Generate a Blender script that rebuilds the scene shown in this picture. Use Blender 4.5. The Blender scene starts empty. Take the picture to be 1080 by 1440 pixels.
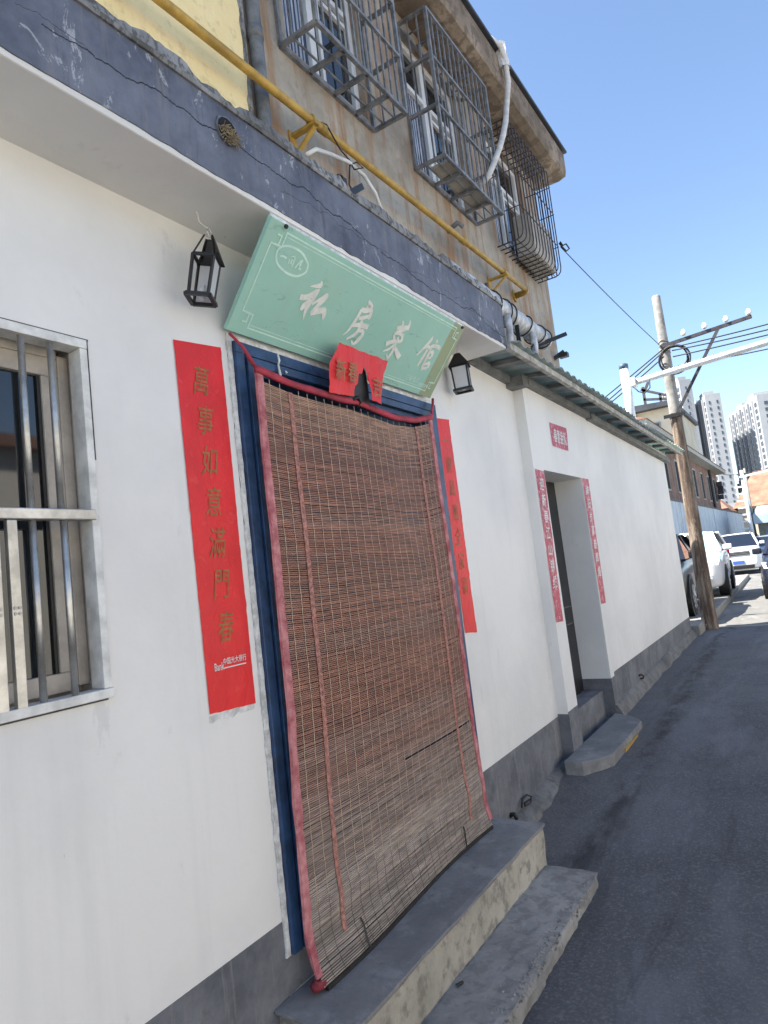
import bpy, bmesh, math, random
from mathutils import Vector, Matrix, noise
random.seed(7)
D = bpy.data
SC = bpy.context.scene
COL = SC.collection
R = math.radians

# ------------------------------------------------------------------ camera
cam_d = D.cameras.new('camera'); cam = D.objects.new('camera', cam_d); COL.objects.link(cam)
cam_d.sensor_fit = 'VERTICAL'; cam_d.sensor_height = 36.0
cam_d.lens = 36.0 * 928.82 / 1440.0
cam_d.clip_start = 0.05; cam_d.clip_end = 3000
yaw, pit, rol = R(-32.4965), R(5.6823), R(-6.7472)
fw = Vector((math.sin(yaw)*math.cos(pit), math.cos(yaw)*math.cos(pit), math.sin(pit)))
rt = Vector((math.cos(yaw), -math.sin(yaw), 0)); up = rt.cross(fw)
r2 = rt*math.cos(rol) + up*math.sin(rol); u2 = up*math.cos(rol) - rt*math.sin(rol)
cam.matrix_world = Matrix(((r2.x, u2.x, -fw.x, 1.75), (r2.y, u2.y, -fw.y, 0.0), (r2.z, u2.z, -fw.z, 1.5), (0, 0, 0, 1)))
SC.camera = cam

# ------------------------------------------------------------------ sky, sun, exposure
SUN_EL = R(56); SUN_H = Vector((0.83, 0.56, 0)).normalized()      # horizontal direction the light travels
wd = D.worlds.new('World'); SC.world = wd; wd.use_nodes = True
wn = wd.node_tree.nodes; wl = wd.node_tree.links
sky = wn.new('ShaderNodeTexSky'); sky.sky_type = 'NISHITA'; sky.sun_disc = False
sky.sun_elevation = SUN_EL; sky.sun_rotation = math.atan2(-SUN_H.x, -SUN_H.y)
sky.altitude = 50; sky.air_density = 1.0; sky.dust_density = 0.4; sky.ozone_density = 1.6
wl.new(sky.outputs[0], wn['Background'].inputs[0]); wn['Background'].inputs[1].default_value = 0.08
sl = D.lights.new('sun', 'SUN'); sl.energy = 4.2; sl.angle = R(0.53); sl.color = (1.0, 0.955, 0.88)
so = D.objects.new('sun', sl); COL.objects.link(so)
tv = SUN_H*math.cos(SUN_EL) + Vector((0, 0, -math.sin(SUN_EL)))
so.rotation_euler = tv.to_track_quat('-Z', 'Y').to_euler(); so.location = (-20, -10, 40)
SC.view_settings.view_transform = 'Standard'; SC.view_settings.look = 'None'
SC.view_settings.gamma = 1.0; SC.view_settings.use_curve_mapping = False
SC.view_settings.exposure = 1.9
SC.render.engine = 'CYCLES'
SC.cycles.max_bounces = 8; SC.cycles.diffuse_bounces = 5; SC.cycles.glossy_bounces = 3
SC.cycles.use_denoising = True
SC.cycles.sample_clamp_indirect = 6.0

# ------------------------------------------------------------------ materials
MATS = {}
def newmat(name):
    m = D.materials.new(name); m.use_nodes = True; MATS[name] = m
    nt = m.node_tree
    return m, nt, nt.nodes, nt.links, nt.nodes['Principled BSDF']
def rgba(c): return (c[0], c[1], c[2], 1.0)
def coords(nt, scale=(1, 1, 1)):
    tc = nt.nodes.new('ShaderNodeTexCoord'); mp = nt.nodes.new('ShaderNodeMapping')
    mp.inputs['Scale'].default_value = scale; nt.links.new(tc.outputs['Object'], mp.inputs[0])
    return mp.outputs[0]
def noise_n(nt, vec, scale, detail=6, rough=0.6, dist=0.0):
    n = nt.nodes.new('ShaderNodeTexNoise'); n.inputs['Scale'].default_value = scale
    n.inputs['Detail'].default_value = detail; n.inputs['Roughness'].default_value = rough
    n.inputs['Distortion'].default_value = dist
    if vec is not None: nt.links.new(vec, n.inputs['Vector'])
    return n.outputs['Fac']
def ramp(nt, fac, stops):
    r = nt.nodes.new('ShaderNodeValToRGB'); e = r.color_ramp.elements
    while len(e) < len(stops): e.new(0.5)
    for i, (p, c) in enumerate(stops):
        e[i].position = 0.5+(p-0.5)*0.6; e[i].color = rgba(c) if len(c) == 3 else c
    nt.links.new(fac, r.inputs[0]); return r.outputs[0]
def mixc(nt, fac, a, b, mode='MIX'):
    m = nt.nodes.new('ShaderNodeMix'); m.data_type = 'RGBA'; m.blend_type = mode
    for s, v in ((0, fac), (6, a), (7, b)):
        if isinstance(v, (int, float)): m.inputs[s].default_value = v
        elif isinstance(v, tuple): m.inputs[s].default_value = rgba(v)
        else: nt.links.new(v, m.inputs[s])
    return m.outputs[2]
def math_n(nt, op, a, b=None, c=None):
    m = nt.nodes.new('ShaderNodeMath'); m.operation = op
    for i, v in enumerate((a, b, c)):
        if v is None: continue
        if isinstance(v, (int, float)): m.inputs[i].default_value = v
        else: nt.links.new(v, m.inputs[i])
    return m.outputs[0]
def bump(nt, bsdf, h, strength, dist=0.01):
    b = nt.nodes.new('ShaderNodeBump'); b.inputs['Strength'].default_value = strength
    b.inputs['Distance'].default_value = dist
    nt.links.new(h, b.inputs['Height']); nt.links.new(b.outputs[0], bsdf.inputs['Normal'])
def thr(nt, fac, lo, hi): return ramp(nt, fac, [(lo, (0, 0, 0)), (hi, (1, 1, 1))])
def mat(name, col, rough=0.7, var=0.15, scale=6, bmp=0.15, bscale=80, metal=0.0, col2=None, spec=0.5, coat=0.0):
    if name in MATS: return MATS[name]
    m, nt, ns, lk, bs = newmat(name)
    v = coords(nt)
    f = noise_n(nt, v, scale, 8, 0.65)
    c2 = col2 or tuple(min(1, x*(1+var)) for x in col); c1 = tuple(x*(1-var) for x in col)
    lk.new(ramp(nt, f, [(0.3, c1), (0.7, c2)]), bs.inputs['Base Color'])
    bs.inputs['Roughness'].default_value = rough; bs.inputs['Metallic'].default_value = metal
    bs.inputs['Specular IOR Level'].default_value = spec
    if coat: bs.inputs['Coat Weight'].default_value = coat
    if bmp: bump(nt, bs, noise_n(nt, v, bscale, 4), bmp, 0.004)
    return m

def mk_white_wall():
    m, nt, ns, lk, bs = newmat('white_wall'); v = coords(nt)
    base = ramp(nt, noise_n(nt, v, 0.9, 6, 0.6), [(0.3, (0.70, 0.69, 0.665)), (0.66, (0.80, 0.785, 0.75))])
    streak = thr(nt, noise_n(nt, coords(nt, (3, 5, 0.28)), 2.2, 6, 0.6), 0.56, 0.82)
    c = mixc(nt, math_n(nt, 'MULTIPLY', streak, 0.16), base, (0.56, 0.56, 0.53))
    sc = thr(nt, noise_n(nt, coords(nt, (1, 1.6, 0.7)), 3.5, 8, 0.7, 0.4), 0.72, 0.80)
    c = mixc(nt, math_n(nt, 'MULTIPLY', sc, 0.32), c, (0.5, 0.5, 0.5))
    sp = thr(nt, noise_n(nt, v, 30, 4, 0.6), 0.86, 0.92)
    c = mixc(nt, math_n(nt, 'MULTIPLY', sp, 0.45), c, (0.36, 0.36, 0.35))
    lk.new(c, bs.inputs['Base Color']); bs.inputs['Roughness'].default_value = 0.62
    h = math_n(nt, 'ADD', noise_n(nt, v, 3.2, 4), math_n(nt, 'ADD', math_n(nt, 'MULTIPLY', noise_n(nt, coords(nt, (1, 0.5, 1.3)), 14, 4, 0.6), 0.16), math_n(nt, 'MULTIPLY', noise_n(nt, v, 90, 3), 0.07)))
    bump(nt, bs, h, 0.55, 0.014)
mk_white_wall()
def mk_plinth():
    m, nt, ns, lk, bs = newmat('plinth_grey'); v = coords(nt)
    c = ramp(nt, noise_n(nt, v, 3.5, 8, 0.7), [(0.3, (0.095, 0.10, 0.115)), (0.7, (0.19, 0.195, 0.21))])
    st = thr(nt, noise_n(nt, coords(nt, (4, 7, 0.6)), 3, 6, 0.7), 0.6, 0.78)
    c = mixc(nt, math_n(nt, 'MULTIPLY', st, 0.5), c, (0.26, 0.26, 0.255))
    dk = thr(nt, noise_n(nt, v, 9, 6, 0.7), 0.62, 0.72)
    c = mixc(nt, math_n(nt, 'MULTIPLY', dk, 0.35), c, (0.055, 0.055, 0.06))
    lk.new(c, bs.inputs['Base Color']); bs.inputs['Roughness'].default_value = 0.75
    bump(nt, bs, noise_n(nt, v, 25, 6), 0.25, 0.01)
mk_plinth()
def mk_fascia():
    m, nt, ns, lk, bs = newmat('fascia_blue'); v = coords(nt)
    c = ramp(nt, noise_n(nt, v, 2.6, 8, 0.7), [(0.3, (0.072, 0.081, 0.115)), (0.7, (0.165, 0.177, 0.22))])
    st = thr(nt, noise_n(nt, coords(nt, (3, 9, 0.7)), 2.0, 7, 0.7), 0.55, 0.8)
    c = mixc(nt, math_n(nt, 'MULTIPLY', st, 0.55), c, (0.21, 0.20, 0.195))
    dk = thr(nt, noise_n(nt, coords(nt, (3, 6, 1.0)), 3.1, 7, 0.7), 0.6, 0.75)
    c = mixc(nt, math_n(nt, 'MULTIPLY', dk, 0.5), c, (0.055, 0.05, 0.055))
    wh = thr(nt, noise_n(nt, coords(nt, (1, 2.0, 1.1)), 4.2, 8, 0.75, 0.6), 0.655, 0.675)
    c = mixc(nt, math_n(nt, 'MULTIPLY', wh, 0.55), c, (0.5, 0.51, 0.52))
    # cracks that wander along the band
    sx = ns.new('ShaderNodeSeparateXYZ'); lk.new(v, sx.inputs[0]); y = sx.outputs[1]; z = sx.outputs[2]
    cr = None
    for z0, slope, off, w in ((3.07, -0.03, 3.0, 0.0026), (3.0, -0.004, 41.0, 0.0009)):
        cb = ns.new('ShaderNodeCombineXYZ'); lk.new(y, cb.inputs[0]); cb.inputs[1].default_value = off
        wob = math_n(nt, 'MULTIPLY_ADD', noise_n(nt, cb.outputs[0], 1.6, 9, 0.62), 0.26, z0-0.13)
        line = math_n(nt, 'MULTIPLY_ADD', y, slope, wob)
        d = math_n(nt, 'ABSOLUTE', math_n(nt, 'SUBTRACT', z, line))
        wv = math_n(nt, 'MULTIPLY', noise_n(nt, cb.outputs[0], 3.3, 3), 2*w)
        k = math_n(nt, 'MULTIPLY', math_n(nt, 'LESS_THAN', d, wv), math_n(nt, 'GREATER_THAN', noise_n(nt, cb.outputs[0], 0.9, 2), 0.44))
        cr = k if cr is None else math_n(nt, 'MAXIMUM', cr, k)
    c = mixc(nt, cr, c, (0.012, 0.012, 0.014))
    lk.new(c, bs.inputs['Base Color']); bs.inputs['Roughness'].default_value = 0.7
    h = math_n(nt, 'SUBTRACT', noise_n(nt, v, 22, 6), math_n(nt, 'MULTIPLY', cr, 1.2))
    bump(nt, bs, h, 0.35, 0.01)
mk_fascia()
def mk_stained(name, a, b, stain, amount=0.7, lo=0.5, hi=0.72, sc=(2, 3.2, 0.35)):
    m, nt, ns, lk, bs = newmat(name); v = coords(nt)
    c = ramp(nt, noise_n(nt, v, 1.8, 8, 0.7), [(0.3, a), (0.7, b)])
    st = thr(nt, noise_n(nt, coords(nt, sc), 2.4, 7, 0.65), lo, hi)
    c = mixc(nt, math_n(nt, 'MULTIPLY', st, amount), c, stain)
    s2 = thr(nt, noise_n(nt, v, 14, 6, 0.7), 0.6, 0.75)
    c = mixc(nt, math_n(nt, 'MULTIPLY', s2, 0.3), c, tuple(x*0.45 for x in a))
    lk.new(c, bs.inputs['Base Color']); bs.inputs['Roughness'].default_value = 0.85
    bump(nt, bs, noise_n(nt, v, 30, 6), 0.3, 0.01); return m
mk_stained('beige_render', (0.25, 0.22, 0.18), (0.40, 0.36, 0.305), (0.28, 0.145, 0.06), 0.82, 0.48, 0.72)
mk_stained('yellow_render', (0.78, 0.62, 0.32), (0.86, 0.71, 0.40), (0.6, 0.5, 0.32), 0.5, 0.58, 0.8)
mk_stained('eave_concrete', (0.16, 0.125, 0.09), (0.36, 0.30, 0.235), (0.10, 0.075, 0.05), 0.8, 0.45, 0.6, (3, 3, 3))
mk_stained('mortar', (0.13, 0.125, 0.12), (0.36, 0.355, 0.35), (0.07, 0.066, 0.06), 0.8, 0.5, 0.6, (6, 14, 6))
mk_stained('step_top', (0.155, 0.154, 0.156), (0.235, 0.232, 0.23), (0.30, 0.295, 0.285), 0.5, 0.55, 0.7, (3, 3, 3))
mk_stained('step_front', (0.28, 0.26, 0.215), (0.46, 0.43, 0.36), (0.17, 0.155, 0.135), 0.7, 0.52, 0.66, (4, 4, 4))
mk_stained('step_rough', (0.20, 0.195, 0.185), (0.33, 0.32, 0.30), (0.13, 0.125, 0.118), 0.5, 0.5, 0.65, (5, 5, 5))
mk_stained('footing_grey', (0.11, 0.108, 0.105), (0.21, 0.205, 0.195), (0.08, 0.078, 0.075), 0.6, 0.5, 0.65, (5, 5, 5))
mk_stained('concrete_pale', (0.23, 0.22, 0.195), (0.30, 0.285, 0.255), (0.18, 0.17, 0.15), 0.5, 0.5, 0.7, (1, 1, 1))
def mk_road(name, a, b, agg):
    m, nt, ns, lk, bs = newmat(name); v = coords(nt)
    c = ramp(nt, noise_n(nt, v, 1.3, 8, 0.7), [(0.3, a), (0.7, b)])
    g = thr(nt, noise_n(nt, v, 70, 4, 0.75), 0.5, 0.72)
    c = mixc(nt, math_n(nt, 'MULTIPLY', g, 0.5), c, agg)
    du = thr(nt, noise_n(nt, coords(nt, (1.6, 0.5, 1)), 1.1, 8, 0.7, 0.5), 0.53, 0.75)
    c = mixc(nt, math_n(nt, 'MULTIPLY', du, 0.45), c, tuple(x*1.9 for x in b))
    dk = thr(nt, noise_n(nt, coords(nt, (2.2, 0.25, 1)), 1.7, 6, 0.7, 0.3), 0.6, 0.75)
    c = mixc(nt, math_n(nt, 'MULTIPLY', dk, 0.5), c, tuple(x*0.5 for x in a))
    if name == 'asphalt':                                          # oily drip trail and dusty margin along the wall
        sx = ns.new('ShaderNodeSeparateXYZ'); lk.new(v, sx.inputs[0])
        t = math_n(nt, 'SUBTRACT', math_n(nt, 'MULTIPLY_ADD', sx.outputs[1], 0.0, sx.outputs[0]), 0.50)
        t = math_n(nt, 'ADD', t, math_n(nt, 'MULTIPLY_ADD', noise_n(nt, v, 0.8, 3), 0.5, -0.25))
        gs = math_n(nt, 'POWER', 2.718, math_n(nt, 'MULTIPLY', math_n(nt, 'MULTIPLY', t, t), -190.0))
        gs = math_n(nt, 'MULTIPLY', gs, ramp(nt, noise_n(nt, coords(nt, (2.5, 1.2, 1)), 2.6, 8, 0.7), [(0.36, (0, 0, 0)), (0.62, (1, 1, 1))]))
        c = mixc(nt, math_n(nt, 'MULTIPLY', gs, 0.8), c, (0.018, 0.018, 0.02))
        t2 = math_n(nt, 'POWER', 2.718, math_n(nt, 'MULTIPLY', math_n(nt, 'MAXIMUM', sx.outputs[0], 0.0), -4.5))
        t2 = math_n(nt, 'MULTIPLY', t2, ramp(nt, noise_n(nt, v, 5, 8, 0.7), [(0.3, (0, 0, 0)), (0.65, (1, 1, 1))]))
        c = mixc(nt, math_n(nt, 'MULTIPLY', t2, 0.75), c, (0.20, 0.19, 0.175))
    lk.new(c, bs.inputs['Base Color']); bs.inputs['Roughness'].default_value = 0.82
    h = math_n(nt, 'ADD', noise_n(nt, v, 120, 4, 0.7), math_n(nt, 'MULTIPLY', noise_n(nt, v, 12, 4), 1.2))
    bump(nt, bs, h, 0.8, 0.012)
mk_road('asphalt', (0.074, 0.077, 0.088), (0.114, 0.118, 0.132), (0.26, 0.26, 0.255))
mk_road('road_concrete', (0.145, 0.14, 0.13), (0.19, 0.185, 0.17), (0.25, 0.245, 0.23))
def mk_slat():
    m, nt, ns, lk, bs = newmat('bamboo_slat')
    oi = ns.new('ShaderNodeObjectInfo'); v = coords(nt, (40, 3.5, 40))
    g = ramp(nt, noise_n(nt, v, 2.5, 6, 0.65), [(0.3, (0.62, 0.62, 0.62)), (0.7, (1.25, 1.25, 1.25))])
    lk.new(mixc(nt, 1.0, oi.outputs['Color'], g, 'MULTIPLY'), bs.inputs['Base Color'])
    bs.inputs['Roughness'].default_value = 0.55
mk_slat()
def mk_glass(name, col, rough=0.04, spec=0.8):
    m, nt, ns, lk, bs = newmat(name)
    bs.inputs['Base Color'].default_value = rgba(col); bs.inputs['Roughness'].default_value = rough
    bs.inputs['Specular IOR Level'].default_value = spec
mk_glass('window_glass', (0.012, 0.015, 0.018)); mk_glass('sky_tint_glass', (0.03, 0.055, 0.11)); mk_glass('car_glass', (0.012, 0.017, 0.028), 0.03)
mk_glass('lamp_glass', (0.6, 0.6, 0.6), 0.25, 0.5)
def mk_sheet():
    m, nt, ns, lk, bs = newmat('roof_sheet'); v = coords(nt)
    c = ramp(nt, noise_n(nt, coords(nt, (1.5, 6, 1)), 2.5, 7, 0.7), [(0.3, (0.36, 0.40, 0.37)), (0.7, (0.56, 0.60, 0.56))])
    lk.new(c, bs.inputs['Base Color']); bs.inputs['Roughness'].default_value = 0.6
    tr = ns.new('ShaderNodeBsdfTranslucent'); tr.inputs[0].default_value = (0.50, 0.60, 0.55, 1)
    mx = ns.new('ShaderNodeMixShader'); mx.inputs[0].default_value = 0.4
    lk.new(bs.outputs[0], mx.inputs[1]); lk.new(tr.outputs[0], mx.inputs[2]); lk.new(mx.outputs[0], ns['Material Output'].inputs[0])
mk_sheet()
def mk_pole():
    m, nt, ns, lk, bs = newmat('pole_concrete'); v = coords(nt)
    sx = ns.new('ShaderNodeSeparateXYZ'); lk.new(v, sx.inputs[0])
    grey = ramp(nt, noise_n(nt, v, 6, 7, 0.7), [(0.3, (0.20, 0.19, 0.175)), (0.7, (0.36, 0.345, 0.32))])
    br = ramp(nt, noise_n(nt, coords(nt, (9, 9, 0.9)), 2, 8, 0.7), [(0.32, (0.065, 0.042, 0.029)), (0.5, (0.13, 0.088, 0.062)), (0.7, (0.27, 0.215, 0.165))])
    f = thr(nt, math_n(nt, 'ADD', sx.outputs[2], math_n(nt, 'MULTIPLY', noise_n(nt, v, 5, 4), 0.12)), 0.0, 1.0)
    zf = math_n(nt, 'LESS_THAN', math_n(nt, 'ADD', sx.outputs[2], math_n(nt, 'MULTIPLY', noise_n(nt, v, 5, 4), 0.15)), 3.62)
    lo = math_n(nt, 'GREATER_THAN', math_n(nt, 'ADD', sx.outputs[2], math_n(nt, 'MULTIPLY', noise_n(nt, v, 4, 4), 0.7)), 0.52)
    c = mixc(nt, math_n(nt, 'MULTIPLY', zf, lo), grey, br)
    wh = thr(nt, noise_n(nt, coords(nt, (6, 6, 2.2)), 3, 7, 0.75, 0.5), 0.64, 0.68)
    c = mixc(nt, math_n(nt, 'MULTIPLY', wh, 0.3), c, (0.45, 0.42, 0.38))
    lk.new(c, bs.inputs['Base Color']); bs.inputs['Roughness'].default_value = 0.85
    bump(nt, bs, noise_n(nt, v, 30, 5), 0.3, 0.01)
mk_pole()
def mk_paper(name, a, b, fade, lo=0.66, hi=0.72, amt=0.25):
    m, nt, ns, lk, bs = newmat(name); v = coords(nt)
    c = ramp(nt, noise_n(nt, v, 4, 7, 0.65), [(0.3, a), (0.7, b)])
    w = thr(nt, noise_n(nt, v, 26, 6, 0.7, 0.5), lo, hi)
    c = mixc(nt, math_n(nt, 'MULTIPLY', w, amt), c, fade)
    lk.new(c, bs.inputs['Base Color']); bs.inputs['Roughness'].default_value = 0.5
    bump(nt, bs, noise_n(nt, coords(nt, (1, 1.6, 0.8)), 9, 7, 0.65, 1.2), 0.5, 0.012)
mk_paper('red_paper', (0.66, 0.010, 0.014), (0.80, 0.014, 0.018), (0.85, 0.10, 0.08))
mk_paper('pink_paper', (0.40, 0.022, 0.065), (0.50, 0.045, 0.095), (0.72, 0.45, 0.48), 0.56, 0.64, 0.6)
def mk_sign():
    m, nt, ns, lk, bs = newmat('sign_green'); v = coords(nt)
    c = ramp(nt, noise_n(nt, v, 2.2, 7, 0.65), [(0.3, (0.31, 0.575, 0.475)), (0.7, (0.36, 0.63, 0.52))])
    sx = ns.new('ShaderNodeSeparateXYZ'); lk.new(v, sx.inputs[0])
    ol = math_n(nt, 'GREATER_THAN', sx.outputs[1], 3.19)          # replaced end panel, aged to olive
    c = mixc(nt, ol, c, (0.33, 0.40, 0.24))
    s = thr(nt, noise_n(nt, coords(nt, (2, 1, 3)), 9, 7, 0.75, 0.8), 0.67, 0.71)
    c = mixc(nt, math_n(nt, 'MULTIPLY', s, 0.6), c, (0.18, 0.36, 0.31))
    c = mixc(nt, math_n(nt, 'MULTIPLY', thr(nt, noise_n(nt, coords(nt, (0.5, 1, 0.4)), 3, 6, 0.7), 0.5, 0.8), 0.35), c, (0.40, 0.52, 0.42))
    lk.new(c, bs.inputs['Base Color']); bs.inputs['Roughness'].default_value = 0.48
    bump(nt, bs, noise_n(nt, v, 3.5, 3), 0.2, 0.01)
mk_sign()
def mk_brickwall():
    m, nt, ns, lk, bs = newmat('brick_wall'); v = coords(nt)
    c = ramp(nt, noise_n(nt, v, 0.9, 9, 0.75), [(0.3, (0.16, 0.085, 0.06)), (0.7, (0.33, 0.20, 0.15))])
    lk.new(c, bs.inputs['Base Color']); bs.inputs['Roughness'].default_value = 0.9
mk_brickwall()
mat('door_blue', (0.018, 0.052, 0.125), 0.42, 0.35, 14, 0.3, 60)
mat('chipped_white', (0.62, 0.62, 0.60), 0.7, 0.25, 25, 0.4, 70)
mat('steel_bright', (0.50, 0.49, 0.46), 0.36, 0.25, 9, 0.05, 50, metal=0.75)
mat('white_paint_frame', (0.66, 0.66, 0.63), 0.5, 0.18, 12, 0.15, 60)
mat('alu_sash', (0.45, 0.41, 0.36), 0.5, 0.2, 7, 0.1, 60)
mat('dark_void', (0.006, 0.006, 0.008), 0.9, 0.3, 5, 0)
mat('cage_steel', (0.20, 0.205, 0.21), 0.5, 0.35, 12, 0.1, 60, metal=0.3)
mat('rod_steel', (0.055, 0.05, 0.055), 0.6, 0.4, 12, 0)
mat('pvc_white', (0.72, 0.74, 0.76), 0.4, 0.08, 5, 0)
mat('curtain_pale', (0.42, 0.45, 0.52), 0.85, 0.25, 8, 0.2, 20)
mat('pipe_yellow', (0.42, 0.255, 0.045), 0.5, 0.25, 9, 0.12, 60)
mat('drain_grey', (0.13, 0.135, 0.14), 0.5, 0.35, 9, 0.1, 60)
mat('hose_white', (0.62, 0.60, 0.56), 0.6, 0.15, 12, 0.1, 60)
mat('black_paint', (0.014, 0.014, 0.015), 0.45, 0.4, 12, 0.1, 60)
mat('cable_black', (0.016, 0.016, 0.018), 0.6, 0.3, 12, 0)
mat('foil_wrap', (0.50, 0.50, 0.50), 0.45, 0.35, 16, 0.6, 25)
mat('beam_grey', (0.15, 0.155, 0.15), 0.6, 0.3, 8, 0.15, 50)
mat('batten_wood', (0.40, 0.385, 0.34), 0.8, 0.35, 12, 0.3, 40)
mat('tape_pink', (0.46, 0.10, 0.12), 0.8, 0.3, 14, 0.7, 45, col2=(0.58, 0.25, 0.25))
mat('tape_red', (0.36, 0.025, 0.045), 0.65, 0.3, 9, 0.35, 80)
mat('tape_dark', (0.17, 0.018, 0.028), 0.8, 0.5, 30, 0.8, 50)
mat('thread_cream', (0.52, 0.41, 0.29), 0.8, 0.2, 20, 0)
mat('thread_dark', (0.02, 0.018, 0.016), 0.8, 0.3, 20, 0)
mat('ribbon_pink', (0.36, 0.165, 0.13), 0.8, 0.4, 60, 0.3, 120)
mat('ink_gold', (0.34, 0.12, 0.035), 0.55, 0.25, 40, 0)
mat('ink_white', (0.70, 0.70, 0.68), 0.6, 0.12, 25, 0)
mat('ink_sign', (0.76, 0.77, 0.71), 0.5, 0.1, 25, 0)
mat('ink_line', (0.62, 0.85, 0.74), 0.5, 0.1, 25, 0)
mat('straw', (0.30, 0.23, 0.14), 0.9, 0.4, 30, 0)
mat('stones', (0.26, 0.25, 0.235), 0.85, 0.45, 18, 0.2, 90)
mat('car_white', (0.74, 0.75, 0.76), 0.25, 0.02, 3, 0, coat=0.6)
mat('car_black', (0.014, 0.015, 0.017), 0.3, 0.1, 3, 0, coat=0.25)
mat('car_silver', (0.40, 0.42, 0.44), 0.3, 0.05, 3, 0, metal=0.4, coat=0.5)
mat('car_navy', (0.014, 0.017, 0.03), 0.35, 0.1, 3, 0, coat=0.2)
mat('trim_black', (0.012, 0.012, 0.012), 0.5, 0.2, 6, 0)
mat('tyre', (0.018, 0.018, 0.018), 0.85, 0.2, 9, 0)
mat('chrome', (0.6, 0.6, 0.62), 0.15, 0.05, 6, 0, metal=0.9)
mat('lamp_clear', (0.5, 0.53, 0.55), 0.12, 0.2, 30, 0, coat=0.5)
mat('lamp_red', (0.42, 0.006, 0.015), 0.5, 0.2, 20, 0, spec=0.25)
mat('plate_blue', (0.05, 0.13, 0.45), 0.4, 0.3, 60, 0)
mat('sunshade_cyan', (0.35, 0.68, 0.70), 0.5, 0.1, 4, 0)
mat('tower_white', (0.38, 0.385, 0.39), 0.8, 0.05, 0.2, 0)
mat('tower_grey', (0.24, 0.26, 0.29), 0.8, 0.05, 0.2, 0)
mat('tower_window', (0.07, 0.085, 0.11), 0.2, 0.3, 0.5, 0)
mat('tile_red', (0.27, 0.14, 0.09), 0.85, 0.3, 0.7, 0)
mat('wall_cream', (0.58, 0.52, 0.40), 0.85, 0.12, 0.5, 0)
mat('wall_bounce', (0.80, 0.755, 0.67), 0.85, 0.08, 0.5, 0)
mat('roof_dark', (0.035, 0.04, 0.05), 0.6, 0.3, 1, 0)
mat('roof_paleblue', (0.42, 0.52, 0.58), 0.6, 0.1, 1, 0)
mat('insulator', (0.6, 0.59, 0.57), 0.3, 0.1, 30, 0)
mat('steel_white', (0.68, 0.70, 0.72), 0.45, 0.15, 8, 0.05, 60)
mat('plastic_blue', (0.06, 0.11, 0.18), 0.5, 0.2, 9, 0)
mat('ac_plastic', (0.42, 0.38, 0.32), 0.6, 0.15, 6, 0.1, 40)
mk_stained('fence_render', (0.55, 0.58, 0.60), (0.68, 0.70, 0.71), (0.40, 0.44, 0.47), 0.8, 0.48, 0.7, (1, 0.9, 0.12))
mk_stained('ground_far', (0.20, 0.19, 0.175), (0.28, 0.27, 0.25), (0.16, 0.155, 0.145), 0.5, 0.5, 0.7, (0.3, 0.3, 0.3))

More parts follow.
